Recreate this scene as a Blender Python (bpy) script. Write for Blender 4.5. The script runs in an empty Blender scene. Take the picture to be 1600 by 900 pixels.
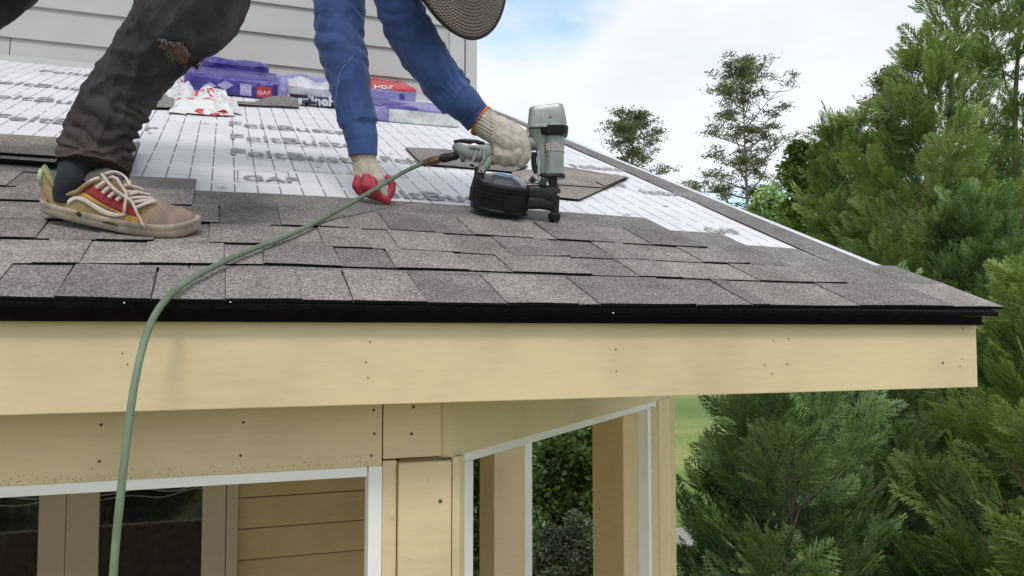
import bpy, bmesh, math, random
import numpy as np
from mathutils import Vector, noise as mnoise
random.seed(7); rng = np.random.default_rng(7)
S = bpy.context.scene; C = S.collection
PI = math.pi
# ------------------------------------------------------------------ camera
FOC = 1287.0; YAW = math.atan(455/FOC); PIT = math.atan(70/FOC)
CAM = np.array([0, 0, 3.3])
Fv = np.array([math.sin(YAW)*math.cos(PIT), math.cos(YAW)*math.cos(PIT), math.sin(PIT)])
Rv = np.array([math.cos(YAW), -math.sin(YAW), 0.0]); Uv = np.cross(Rv, Fv)
cd = bpy.data.cameras.new('camera'); cam = bpy.data.objects.new('camera', cd); C.objects.link(cam)
cam.location = CAM; cam.rotation_euler = (PI/2+PIT, 0, -YAW)
cd.sensor_width = 36; cd.lens = FOC/1600*36; cd.clip_start = 0.05; cd.clip_end = 4000
S.camera = cam
# ------------------------------------------------------------------ sky
W = bpy.data.worlds.new('World'); S.world = W; W.use_nodes = True
nt = W.node_tree; nt.nodes.clear()
def N(nt, typ, **kw):
    n = nt.nodes.new(typ)
    for k, v in kw.items():
        if k in n.bl_rna.properties: setattr(n, k, v)
        else: n.inputs[k].default_value = v
    return n
SUN_EL = math.radians(52); SUN_ROT = math.radians(200)
out = N(nt, 'ShaderNodeOutputWorld'); bg = N(nt, 'ShaderNodeBackground', Strength=0.1)
sky = N(nt, 'ShaderNodeTexSky', sky_type='NISHITA', sun_disc=False, sun_elevation=SUN_EL, sun_rotation=SUN_ROT)
tc = N(nt, 'ShaderNodeTexCoord')
L = nt.links.new
def vmath(op, a, b=None):
    n = N(nt, 'ShaderNodeVectorMath', operation=op); L(a, n.inputs[0])
    if b is not None:
        if hasattr(b, 'links'): L(b, n.inputs[1])
        else: n.inputs[1].default_value = b
    return n
def smath(op, a, b=None, c=None):
    n = N(nt, 'ShaderNodeMath', operation=op)
    for i, v in enumerate((a, b, c)):
        if v is None: continue
        if hasattr(v, 'links'): L(v, n.inputs[i])
        else: n.inputs[i].default_value = v
    return n.outputs[0]
def mrange(v, a, b, c=0, d=1, interp='SMOOTHSTEP'):
    n = N(nt, 'ShaderNodeMapRange', interpolation_type=interp); L(v, n.inputs[0])
    for i, q in zip((1, 2, 3, 4), (a, b, c, d)): n.inputs[i].default_value = q
    return n.outputs[0]
cl = N(nt, 'ShaderNodeTexNoise', Scale=2.6, Detail=7, Roughness=0.55); 
mp = N(nt, 'ShaderNodeMapping'); mp.inputs['Scale'].default_value = (1, 1, 2.6); mp.inputs['Location'].default_value = (3.1, 1.7, 0.4)
L(tc.outputs['Generated'], mp.inputs[0]); L(mp.outputs[0], cl.inputs['Vector'])
cn = cl.outputs[0]
d0 = Fv*FOC+Rv*(20)+Uv*(450+130); d0 = d0/np.linalg.norm(d0)
dt = vmath('DOT_PRODUCT', tc.outputs['Generated'], tuple(d0)).outputs['Value']
dtn = smath('MULTIPLY_ADD', smath('SUBTRACT', cn, 0.5), 0.035, dt)
gap = mrange(dtn, 0.9865, 0.9945)                      # an opening of blue high in the cloud
sx = N(nt, 'ShaderNodeSeparateXYZ'); L(tc.outputs['Generated'], sx.inputs[0])
eln = smath('MULTIPLY_ADD', smath('SUBTRACT', cn, 0.5), 0.03, sx.outputs[2])
low = mrange(eln, 0.150, 0.185, 0.62, 0.0)           # clearer air under the cloud deck
clear = smath('MAXIMUM', smath('MULTIPLY', gap, 0.97), low)
skb = N(nt, 'ShaderNodeMix', data_type='RGBA', blend_type='MULTIPLY'); skb.inputs[0].default_value = 1
L(sky.outputs[0], skb.inputs[6]); skb.inputs[7].default_value = (2.0, 2.4, 2.5, 1)
cr = N(nt, 'ShaderNodeValToRGB'); L(cn, cr.inputs[0])
cr.color_ramp.elements[0].position = 0.36; cr.color_ramp.elements[0].color = (7.6, 8.0, 8.7, 1)
cr.color_ramp.elements[1].position = 0.56; cr.color_ramp.elements[1].color = (8.6, 8.9, 9.5, 1)
mx = N(nt, 'ShaderNodeMix', data_type='RGBA'); L(clear, mx.inputs[0]); L(cr.outputs[0], mx.inputs[6]); L(skb.outputs[2], mx.inputs[7])
L(mx.outputs[2], bg.inputs[0]); L(bg.outputs[0], out.inputs[0])
# ------------------------------------------------------------------ sun (veiled by cloud)
sl = bpy.data.lights.new('sun', 'SUN'); sl.energy = 1.3; sl.angle = math.radians(14); sl.color = (1, 0.95, 0.87)
so = bpy.data.objects.new('sun', sl); C.objects.link(so)
sd = Vector((math.sin(SUN_ROT)*math.cos(SUN_EL), math.cos(SUN_ROT)*math.cos(SUN_EL), math.sin(SUN_EL)))
so.rotation_euler = sd.to_track_quat('Z', 'Y').to_euler(); so.location = (0, 0, 30)
S.view_settings.view_transform = 'Standard'; S.view_settings.look = 'None'
S.view_settings.exposure = 0.18; S.view_settings.gamma = 1
# ------------------------------------------------------------------ geometry helpers
def at(px, py, z): return CAM + (Fv*FOC + Rv*(px-800) + Uv*(450-py))*(z/FOC)
def hitp(px, py, n, p):
    r = Fv*FOC + Rv*(px-800) + Uv*(450-py); n = np.array(n, float)
    return CAM + r*((np.array(p, float)-CAM)@n)/(r@n)
E0 = at(0, 465, 1.05); TH = math.radians(21.6)
RN = np.array([0, -math.sin(TH), math.cos(TH)]); RS = np.array([0, math.cos(TH), math.sin(TH)])
E0 = E0-RN*.0155      # the deck lies this far under the skin of the shingles
def RP(X, s, n=0.0): return np.array([X, E0[1], E0[2]]) + RS*s + RN*n
def roofXS(px, py, n=0.004):
    P = hitp(px, py, RN, E0+RN*n); return P[0], (P-E0)@RS
def depth(P): return (np.array(P)-CAM)@Fv
YF = 1.2217; YB = YF+0.12; YW = 4.311
def onY(px, py, Y): return hitp(px, py, (0, 1, 0), (0, Y, 0))
ORG = {}
def empty(name, loc, parent=None):
    o = bpy.data.objects.new(name, None); C.objects.link(o); loc = np.array(loc, float)
    if parent is not None: o.parent = parent; o.location = loc-ORG[parent.name]
    else: o.location = loc
    ORG[o.name] = loc; o.empty_display_size = 0.1; return o
def tag(o, label=None, cat=None, group=None, kind=None):
    if label: o['label'] = label
    if cat: o['category'] = cat
    if group: o['group'] = group
    if kind: o['kind'] = kind
    return o
def mesh(name, V, Fc, mats, midx=None, smooth=False, org=(0, 0, 0)):
    me = bpy.data.meshes.new(name); V = np.asarray(V, float)-np.array(org)
    me.from_pydata(V.tolist(), [], [list(map(int, f)) for f in Fc])
    for m in (mats if isinstance(mats, (list, tuple)) else [mats]): me.materials.append(m)
    if midx is not None: me.polygons.foreach_set('material_index', np.asarray(midx, np.int32))
    if smooth: me.polygons.foreach_set('use_smooth', [True]*len(me.polygons))
    me.update(); return me
def put(name, me, org, parent=None):
    o = bpy.data.objects.new(name, me); C.objects.link(o); org = np.array(org, float)
    if parent is not None: o.parent = parent; o.location = org-ORG[parent.name]
    else: o.location = org
    ORG[o.name] = org; return o
def mk(name, V, Fc, mats, parent=None, midx=None, smooth=False, org=None):
    V = np.asarray(V, float)
    if org is None: org = (V.min(0)+V.max(0))/2
    return put(name, mesh(name, V, Fc, mats, midx, smooth, org), org, parent)
def trimesh(name, V, T, mats, parent=None, midx=None, col=None, smooth=False, org=None):
    """fast path for big triangle soups (numpy)"""
    V = np.asarray(V, np.float32); T = np.asarray(T, np.int32)
    if org is None: org = (V.min(0)+V.max(0))/2
    me = bpy.data.meshes.new(name); me.vertices.add(len(V)); me.loops.add(T.size); me.polygons.add(len(T))
    k = T.shape[1]
    me.vertices.foreach_set('co', (V-np.array(org, np.float32)).ravel())
    me.loops.foreach_set('vertex_index', T.ravel())
    me.polygons.foreach_set('loop_start', np.arange(len(T), dtype=np.int32)*k)
    for m in (mats if isinstance(mats, (list, tuple)) else [mats]): me.materials.append(m)
    if midx is not None: me.polygons.foreach_set('material_index', np.asarray(midx, np.int32))
    if col is not None:
        a = me.attributes.new('tone', 'FLOAT', 'POINT'); a.data.foreach_set('value', np.asarray(col, np.float32))
    if smooth: me.polygons.foreach_set('use_smooth', np.ones(len(T), bool))
    me.update(calc_edges=True); me.validate()
    return put(name, me, org, parent)
class MB:
    def __init__(s): s.V = []; s.F = []; s.M = []
    def add(s, V, Fc, m=0):
        b = len(s.V); s.V += [tuple(v) for v in V]; s.F += [[i+b for i in f] for f in Fc]
        s.M += (m if isinstance(m, list) else [m]*len(Fc))
    def hexa(s, P, m=0, ms=None):
        """8 corners: bottom 0-3 ccw, top 4-7"""
        s.add(P, [(3, 2, 1, 0), (4, 5, 6, 7), (0, 1, 5, 4), (1, 2, 6, 5), (2, 3, 7, 6), (3, 0, 4, 7)], ms or m)
    def box(s, a, b, m=0):
        x0, y0, z0 = a; x1, y1, z1 = b
        s.hexa([(x0, y0, z0), (x1, y0, z0), (x1, y1, z0), (x0, y1, z0), (x0, y0, z1), (x1, y0, z1), (x1, y1, z1), (x0, y1, z1)], m)
    def tube(s, pts, rad, seg=8, m=0, cap=True):
        pts = [np.array(p, float) for p in pts]; n = len(pts)
        rad = rad if hasattr(rad, '__len__') else [rad]*n
        b = len(s.V); a = None
        for i, p in enumerate(pts):
            t = pts[min(i+1, n-1)]-pts[max(i-1, 0)]; t = t/(np.linalg.norm(t)+1e-9)
            if a is None:
                a = np.cross(t, (0.13, 0.2, 1.0))
                if np.linalg.norm(a) < 0.15: a = np.cross(t, (1, 0, 0))
            a = a-t*(a@t); a /= np.linalg.norm(a)+1e-12; c = np.cross(t, a)
            for k in range(seg):
                w = 2*PI*k/seg; s.V.append(tuple(p+rad[i]*(a*math.cos(w)+c*math.sin(w))))
        for i in range(n-1):
            for k in range(seg):
                k2 = (k+1) % seg
                s.F.append([b+i*seg+k, b+i*seg+k2, b+(i+1)*seg+k2, b+(i+1)*seg+k]); s.M.append(m)
        if cap:
            s.F.append([b+k for k in range(seg)][::-1]); s.F.append([b+(n-1)*seg+k for k in range(seg)]); s.M += [m, m]
    def build(s, name, mats, parent=None, smooth=False, org=None):
        return mk(name, s.V, s.F, mats, parent, s.M, smooth, org)
def box(name, a, b, mat, parent, bevel=0.0015):
    a = np.minimum(a, b*1.0) if False else np.array(a, float); b = np.array(b, float)
    a, b = np.minimum(a, b), np.maximum(a, b)
    bm = bmesh.new(); bmesh.ops.create_cube(bm, size=1)
    bmesh.ops.scale(bm, vec=tuple(b-a), verts=bm.verts)
    if bevel: bmesh.ops.bevel(bm, geom=list(bm.edges), offset=min(bevel, float((b-a).min())*.3), segments=2, affect='EDGES', profile=.5)
    me = bpy.data.meshes.new(name); bm.to_mesh(me); bm.free(); me.materials.append(mat)
    return put(name, me, (a+b)/2, parent)
def prism(name, poly, z0, z1, mat, parent=None, axis='z', org=None):
    n = len(poly); V = [(x, y, z0) for x, y in poly]+[(x, y, z1) for x, y in poly]
    Fc = [list(range(n))[::-1], [n+i for i in range(n)]]+[[i, (i+1) % n, n+(i+1) % n, n+i] for i in range(n)]
    return mk(name, V, Fc, mat, parent, org=org)
def cat(P, m):
    """Catmull-Rom resample of an (n,k) array to m rows, chord parametrised"""
    P = np.array(P, float); n = len(P); d = np.r_[0, np.cumsum(np.linalg.norm(np.diff(P[:, :3], axis=0), axis=1))]
    t = np.linspace(0, d[-1], m); R = []
    for q in t:
        i = min(max(np.searchsorted(d, q)-1, 0), n-2); u = (q-d[i])/(d[i+1]-d[i]+1e-12)
        p0, p1, p2, p3 = P[max(i-1, 0)], P[i], P[i+1], P[min(i+2, n-1)]
        R.append(.5*((2*p1)+(-p0+p2)*u+(2*p0-5*p1+4*p2-p3)*u*u+(-p0+3*p1-3*p2+p3)*u**3))
    return np.array(R)
def limb(pts, rings, seg, disp=None, capend=True):
    """pts rows: px, py, depth, half-width in px, half-thickness in px. Returns V,F. disp(u, theta, P)->px"""
    A = cat(np.array(pts, float), rings); V = []; cent = [at(a[0], a[1], a[2]) for a in A]
    for i, a in enumerate(A):
        t = cent[min(i+1, rings-1)]-cent[max(i-1, 0)]; t /= np.linalg.norm(t)
        side = np.cross(t, -Fv); side /= np.linalg.norm(side); fr = np.cross(side, t); sc = a[2]/FOC
        for k in range(seg):
            w = 2*PI*k/seg; c, s_ = math.cos(w), math.sin(w)
            d = disp(i/(rings-1), w, (c, s_)) if disp else 0
            V.append(cent[i]+(side*c*(a[3]+d)+fr*s_*(a[4]+d))*sc)
    Fc = [[i*seg+k, i*seg+(k+1) % seg, (i+1)*seg+(k+1) % seg, (i+1)*seg+k] for i in range(rings-1) for k in range(seg)]
    if capend:
        for i in (0, rings-1):
            b = len(V); V.append(cent[i])
            Fc += [[i*seg+k, i*seg+(k+1) % seg, b] for k in range(seg)]
    return V, Fc
def nz(x, y, z): return mnoise.noise(Vector((x, y, z)))
def capsules(L_, seg=12):
    mb = MB()
    for p0, r0, p1, r1 in L_:
        p0 = np.array(p0, float); p1 = np.array(p1, float); t = p1-p0; l = np.linalg.norm(t); t = t/(l+1e-9) if l > 1e-9 else np.array([0, 0, 1.])
        pts = []; rr = []
        for a in (85, 60, 30, 0): pts.append(p0-t*r0*math.sin(math.radians(a))); rr.append(r0*math.cos(math.radians(a)))
        for a in (0, 30, 60, 85): pts.append(p1+t*r1*math.sin(math.radians(a))); rr.append(r1*math.cos(math.radians(a)))
        if l < 1e-6: pts.pop(4); rr.pop(4)
        mb.tube(pts, rr, seg)
    return mb
def organic(name, mb, voxel, mat, parent, it=4, sm=0.5, org=None):
    me = bpy.data.meshes.new('tmp'); me.from_pydata(mb.V, [], mb.F); me.update()
    o = bpy.data.objects.new('tmp', me); C.objects.link(o)
    m = o.modifiers.new('r', 'REMESH'); m.mode = 'VOXEL'; m.voxel_size = voxel
    m2 = o.modifiers.new('s', 'SMOOTH'); m2.factor = sm; m2.iterations = it
    bpy.context.view_layer.update(); dg = bpy.context.evaluated_depsgraph_get()
    ev = o.evaluated_get(dg); m3 = ev.to_mesh()
    V = np.empty(len(m3.vertices)*3); m3.vertices.foreach_get('co', V); V = V.reshape(-1, 3)
    Fc = [list(p.vertices) for p in m3.polygons]; ev.to_mesh_clear()
    bpy.data.objects.remove(o); bpy.data.meshes.remove(me)
    if name is None: return V, Fc
    return mk(name, V, Fc, mat, parent, smooth=True, org=org)
def textmesh(s, size, bold=0.0, extrude=0.0):
    cu = bpy.data.curves.new('t', 'FONT'); cu.body = s; cu.size = size; cu.offset = bold; cu.extrude = extrude; cu.resolution_u = 3
    o = bpy.data.objects.new('t', cu); C.objects.link(o); bpy.context.view_layer.update()
    ev = o.evaluated_get(bpy.context.evaluated_depsgraph_get()); m3 = ev.to_mesh()
    V = np.array([v.co[:] for v in m3.vertices]); Fc = [list(p.vertices) for p in m3.polygons]
    ev.to_mesh_clear(); bpy.data.objects.remove(o); return V, Fc
def text(name, s, size, o, ax, ay, mat, parent, width=None, bold=0.0):
    V, Fc = textmesh(s, size, bold)
    w = V[:, 0].max()-V[:, 0].min()
    k = (width/w) if width else 1
    P = np.array(o)+np.outer((V[:, 0]-V[:, 0].min())*k, ax)+np.outer(V[:, 1], ay)
    return mk(name, P, Fc, mat, parent)
# ------------------------------------------------------------------ materials
def mat(name, col, rough=0.7, metal=0.0, noise=None, bump=None, coords='Object', **kw):
    """noise=(scale, dark factor, light factor, detail); bump=(scale, strength, distance)"""
    m = bpy.data.materials.new(name); m.use_nodes = True; t = m.node_tree; b = t.nodes['Principled BSDF']
    b.inputs['Base Color'].default_value = (*col, 1); b.inputs['Roughness'].default_value = rough; b.inputs['Metallic'].default_value = metal
    for k, v in kw.items(): b.inputs[k].default_value = v
    tcn = N(t, 'ShaderNodeTexCoord')
    if noise:
        n = N(t, 'ShaderNodeTexNoise', Scale=noise[0], Detail=noise[3] if len(noise) > 3 else 4, Roughness=.6); t.links.new(tcn.outputs[coords], n.inputs['Vector'])
        r = N(t, 'ShaderNodeValToRGB'); t.links.new(n.outputs[0], r.inputs[0])
        r.color_ramp.elements[0].position = .3; r.color_ramp.elements[1].position = .7
        r.color_ramp.elements[0].color = (*[c*noise[1] for c in col], 1); r.color_ramp.elements[1].color = (*[min(1, c*noise[2]) for c in col], 1)
        t.links.new(r.outputs[0], b.inputs['Base Color'])
    if bump:
        n2 = N(t, 'ShaderNodeTexNoise', Scale=bump[0], Detail=5); t.links.new(tcn.outputs[coords], n2.inputs['Vector'])
        bp = N(t, 'ShaderNodeBump', Strength=bump[1], Distance=bump[2]); t.links.new(n2.outputs[0], bp.inputs['Height']); t.links.new(bp.outputs[0], b.inputs['Normal'])
    return m
def ramp(t, src, stops):
    r = N(t, 'ShaderNodeValToRGB'); t.links.new(src, r.inputs[0]); e = r.color_ramp.elements
    while len(e) < len(stops): e.new(0.5)
    for q, (p, c) in zip(e, stops): q.position = p; q.color = (*c, 1) if len(c) == 3 else c
    return r.outputs[0]
def mixc(t, f, a, b, mode='MIX'):
    n = N(t, 'ShaderNodeMix', data_type='RGBA', blend_type=mode)
    for i, v in ((0, f), (6, a), (7, b)):
        if hasattr(v, 'links'): t.links.new(v, n.inputs[i])
        else: n.inputs[i].default_value = v if i == 0 else (*v, 1)
    return n.outputs[2]
def granule(name, base, spread=1.0, rnd=0.22):
    m = bpy.data.materials.new(name); m.use_nodes = True; t = m.node_tree; b = t.nodes['Principled BSDF']; b.inputs['Roughness'].default_value = .93
    b.inputs['Specular IOR Level'].default_value = .2
    tcn = N(t, 'ShaderNodeTexCoord'); ge = N(t, 'ShaderNodeNewGeometry')
    v = N(t, 'ShaderNodeTexVoronoi', Scale=430.0); t.links.new(ge.outputs['Position'], v.inputs['Vector'])
    sp = N(t, 'ShaderNodeSeparateColor'); t.links.new(v.outputs['Color'], sp.inputs[0])
    c1 = ramp(t, sp.outputs[0], [(0.0, [c*.5 for c in base]), (.45, [c*.95 for c in base]), (.8, [c*1.3 for c in base]), (1.0, [min(1, c*1.9) for c in base])])
    n = N(t, 'ShaderNodeTexNoise', Scale=9.0, Detail=5, Roughness=.65); t.links.new(ge.outputs['Position'], n.inputs['Vector'])
    c2 = ramp(t, n.outputs[0], [(.3, (.74, .72, .71)), (.7, (1.18, 1.17, 1.16))])
    c = mixc(t, 1.0, c1, c2, 'MULTIPLY')
    oi = N(t, 'ShaderNodeObjectInfo'); c3 = ramp(t, oi.outputs['Random'], [(0, (1-rnd, 1-rnd, 1-rnd*.9)), (1, (1+rnd, 1+rnd*.95, 1+rnd*.92))])
    c = mixc(t, 1.0, c, c3, 'MULTIPLY'); t.links.new(c, b.inputs['Base Color'])
    bp = N(t, 'ShaderNodeBump', Strength=.7, Distance=.0015); t.links.new(v.outputs['Distance'], bp.inputs['Height']); t.links.new(bp.outputs[0], b.inputs['Normal'])
    return m
M_gran = granule('shingle_granules', (.235, .218, .209), rnd=.24)
M_grand = granule('shingle_granules_plain', (.205, .198, .19), rnd=.06)
M_brown = granule('shingle_granules_brown', (.29, .26, .235), rnd=.08)
M_asph = mat('asphalt_edge', (.009, .008, .008), .9, noise=(60, .6, 1.6), **{'Specular IOR Level': .08})
M_drip = mat('drip_edge_black', (.004, .0025, .003), .85, noise=(30, .7, 1.4), **{'Specular IOR Level': .03})
def paint(name, col, rough=.55):
    m = bpy.data.materials.new(name); m.use_nodes = True; t = m.node_tree; b = t.nodes['Principled BSDF']; b.inputs['Roughness'].default_value = rough
    ge = N(t, 'ShaderNodeNewGeometry')
    n = N(t, 'ShaderNodeTexNoise', Scale=3.2, Detail=6, Roughness=.6); t.links.new(ge.outputs['Position'], n.inputs['Vector'])
    c = ramp(t, n.outputs[0], [(.28, [q*.84*k_ for q, k_ in zip(col, (1, .985, .95))]), (.5, list(col)), (.72, [min(1, q*1.07) for q in col])])
    mp_ = N(t, 'ShaderNodeMapping'); mp_.inputs['Scale'].default_value = (14, 14, 150); t.links.new(ge.outputs['Position'], mp_.inputs[0])
    n2 = N(t, 'ShaderNodeTexNoise', Scale=1.0, Detail=4); t.links.new(mp_.outputs[0], n2.inputs['Vector'])
    c2 = ramp(t, n2.outputs[0], [(.35, (.965, .965, .96)), (.65, (1.02, 1.02, 1.02))]); c = mixc(t, 1.0, c, c2, 'MULTIPLY')
    n3 = N(t, 'ShaderNodeTexNoise', Scale=120, Detail=2); t.links.new(ge.outputs['Position'], n3.inputs['Vector'])
    c3 = ramp(t, n3.outputs[0], [(.17, (.55, .5, .42)), (.22, (1, 1, 1))]); c = mixc(t, .7, c, c3, 'MULTIPLY')
    t.links.new(c, b.inputs['Base Color'])
    bp = N(t, 'ShaderNodeBump', Strength=.12, Distance=.001); t.links.new(n2.outputs[0], bp.inputs['Height']); t.links.new(bp.outputs[0], b.inputs['Normal'])
    return m
M_tan = paint('cream_yellow_paint', (.67, .54, .335))
M_tan_shade = paint('shaded_tan_paint', (.49, .355, .185))  # darker copy of the cream paint, porch shade put into its colour
M_white = mat('white_vinyl', (.84, .83, .84), .45, noise=(6, .9, 1.04))
M_dirty = mat('mildew_specks', (.16, .13, .07), .9, noise=(60, .5, 1.4))
M_gray = mat('gray_siding_paint', (.43, .42, .425), .6, noise=(2.5, .93, 1.05), bump=(40, .15, .002))
M_gray2 = mat('gray_trim_paint', (.50, .495, .50), .6, noise=(3, .94, 1.04))
M_door = mat('taupe_door_paint', (.50, .39, .31), .5, noise=(4, .92, 1.05))
M_glass = bpy.data.materials.new('window_glass'); M_glass.use_nodes = True; _t = M_glass.node_tree
_g = N(_t, 'ShaderNodeBsdfGlossy', Roughness=.03); _tr = N(_t, 'ShaderNodeBsdfTransparent'); _tr.inputs[0].default_value = (.8, .8, .82, 1); _f = N(_t, 'ShaderNodeFresnel', IOR=1.55); _m = N(_t, 'ShaderNodeMixShader')
_t.links.new(_f.outputs[0], _m.inputs[0]); _t.links.new(_tr.outputs[0], _m.inputs[1]); _t.links.new(_g.outputs[0], _m.inputs[2]); _t.links.new(_m.outputs[0], _t.nodes['Material Output'].inputs[0])
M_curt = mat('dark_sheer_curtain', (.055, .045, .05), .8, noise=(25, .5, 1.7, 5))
M_ply = mat('roof_plywood', (.42, .30, .17), .8, noise=(9, .7, 1.2))
M_steel = mat('drip_metal', (.72, .74, .76), .35, .6)
M_nail = mat('nail_head', (.10, .08, .06), .6)
M_gap = mat('dark_gap', (.05, .03, .02), .9)
M_print = None
def under_mat():
    m = bpy.data.materials.new('white_underlayment'); m.use_nodes = True; t = m.node_tree; b = t.nodes['Principled BSDF']; b.inputs['Roughness'].default_value = .5
    tcn = N(t, 'ShaderNodeTexCoord'); ge = N(t, 'ShaderNodeUVMap'); sp = N(t, 'ShaderNodeSeparateXYZ'); t.links.new(ge.outputs[0], sp.inputs[0])
    def mm(op, a, b_=None, c_=None):
        n = N(t, 'ShaderNodeMath', operation=op)
        for i, v in enumerate((a, b_, c_)):
            if v is None: continue
            if hasattr(v, 'links'): t.links.new(v, n.inputs[i])
            else: n.inputs[i].default_value = v
        return n.outputs[0]
    X, Y = sp.outputs[0], sp.outputs[1]
    def line(v, per, w, off=0.0):      # printed line, period per, width w
        f = mm('FRACT', mm('DIVIDE', mm('ADD', v, off+50*per), per)); return mm('LESS_THAN', mm('ABSOLUTE', mm('SUBTRACT', f, .5)), w/per/2)
    long_ = line(X, .050, .0036)
    brk = mm('GREATER_THAN', mm('FRACT', mm('DIVIDE', mm('ADD', Y, 5.0), .172)), .14)      # blank bands between rows of print
    nb = N(t, 'ShaderNodeTexNoise', Scale=4.5, Detail=1); t.links.new(ge.outputs[0], nb.inputs['Vector'])
    wear = mm('GREATER_THAN', nb.outputs[0], .30)
    l1 = mm('MULTIPLY', mm('MULTIPLY', long_, brk), wear)
    thin = mm('MULTIPLY', line(Y, .0245, .0012), .38)
    mid = mm('MULTIPLY', line(Y, .172, .0022, .02), .55)
    tot = mm('MAXIMUM', mm('MAXIMUM', mm('MULTIPLY', l1, .85), thin), mid)
    n = N(t, 'ShaderNodeTexNoise', Scale=5, Detail=5); t.links.new(ge.outputs[0], n.inputs['Vector'])
    base = ramp(t, n.outputs[0], [(.3, (.66, .66, .70)), (.7, (.76, .76, .79))])
    c = mixc(t, tot, base, (.10, .10, .11)); t.links.new(c, b.inputs['Base Color'])
    bp = N(t, 'ShaderNodeBump', Strength=.35, Distance=.01); t.links.new(n.outputs[0], bp.inputs['Height']); t.links.new(bp.outputs[0], b.inputs['Normal'])
    return m
M_under = under_mat()
M_ink = mat('faded_gray_print', (.20, .20, .21), .6, noise=(60, .7, 2.0, 2))
# ================================================================== HOUSE
house = tag(empty('house', (0, YW, 0)), 'cream and gray lap sided house whose low porch roof is being reshingled', 'house')
# ---- roof deck
XL, XR = -3.0, 1.40
def sROOF(Y): return (Y-E0[1])/math.cos(TH)
SW = sROOF(YW)
def rake(s): return 1.452-0.028*min(s, 3.6)            # outer edge of the shingles on the rake
mb = MB(); P = [RP(XL, .022, -.02), RP(XR, .022, -.02), RP(XR-.05, SW, -.02), RP(XL, SW, -.02), RP(XL, .022, -.004), RP(XR, .022, -.004), RP(XR-.05, SW, -.004), RP(XL, SW, -.004)]
mb.hexa(P); roof = mb.build('porch_roof', M_ply, house)
# underlayment sheet, gently uneven
nx, ny = 90, 64; V = []; UV = []
for j in range(ny+1):
    s = .01+(SW-.012)*j/ny
    for i in range(nx+1):
        X = XL+(rake(s)-.03-XL)*i/nx
        V.append(RP(X, s, .0005+.0018*(nz(X*2.2, s*2.5, 3)+.6)+.0012*(1-abs(nz(X*5, s*1.3, 8))*3)*(s > .9))); UV.append((X, s))
Fc = [[j*(nx+1)+i, j*(nx+1)+i+1, (j+1)*(nx+1)+i+1, (j+1)*(nx+1)+i] for j in range(ny) for i in range(nx)]
und = mk('underlayment', V, Fc, M_under, roof, smooth=True)
uvl = und.data.uv_layers.new(name='UVMap'); uvl.data.foreach_set('uv', [c for l in und.data.loops for c in UV[l.vertex_index]])
# printed words on the sheet
def rtext(s, px, py, size, width=None, bold=0):
    X, q = roofXS(px, py); text('printed_word', s, size, RP(X, q, .0052), (1, 0, 0), RS, M_ink, roof, width, bold)
for (s, px, py, sz, w) in [('FeltBuster', 358, 196, .150, .44), ('FeltBuster', 360, 217, .150, .43), ('FeltBuster', 361, 242, .150, .42),
        ('GAF', 380, 281, .085, .13), ('FeltBuster', 570, 306, .125, .42), ('GAF', 690, 333, .05, .08), ('FeltBuster', 600, 252, .13, .36), ('FeltBuster', -30, 128, .16, .46), ('FeltBuster', -40, 150, .16, .46),
        ('FeltBuster', 1010, 303, .09, .18), ('GAF', 1110, 363, .07, .10), ('FeltBuster', 900, 262, .1, .2), ('FeltBuster', 60, 112, .16, .46), ('GAF', 940, 290, .08, .1), ('Synthetic Roofing Felt', 460, 267, .03, .30), ('Synthetic Roofing Felt', 384, 247, .03, .26), ('Synthetic Roofing Felt', 384, 222, .03, .26), ('FeltBuster', -20, 185, .15, .44)]:
    rtext(s, px, py, sz, w, .0015 if sz > .03 else 0)
# box round the GAF mark, small crosses
mb = MB()
def rline(a, b, w=.003):
    (x0, s0), (x1, s1) = a, b; d = np.array([x1-x0, s1-s0]); l = np.linalg.norm(d); d /= l; n_ = np.array([-d[1], d[0]])*w/2
    mb.add([RP(x0+n_[0], s0+n_[1], .0053), RP(x0-n_[0], s0-n_[1], .0053), RP(x1-n_[0], s1-n_[1], .0053), RP(x1+n_[0], s1+n_[1], .0053)], [(0, 1, 2, 3)])
q = [roofXS(*p) for p in ((372, 284), (455, 285), (449, 268), (371, 266))]
for i in range(4): rline(q[i], q[(i+1) % 4])
for px, py in ((322, 193), (347, 293), (477, 228), (645, 309), (980, 335), (235, 208), (497, 260), (610, 240), (1040, 322), (60, 160), (90, 128), (700, 262)):
    X, s = roofXS(px, py); rline((X-.012, s), (X+.012, s), .006); rline((X, s-.01), (X, s+.01), .003)
tag(mb.build('printed_marks', M_ink, roof), kind='stuff')
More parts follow.
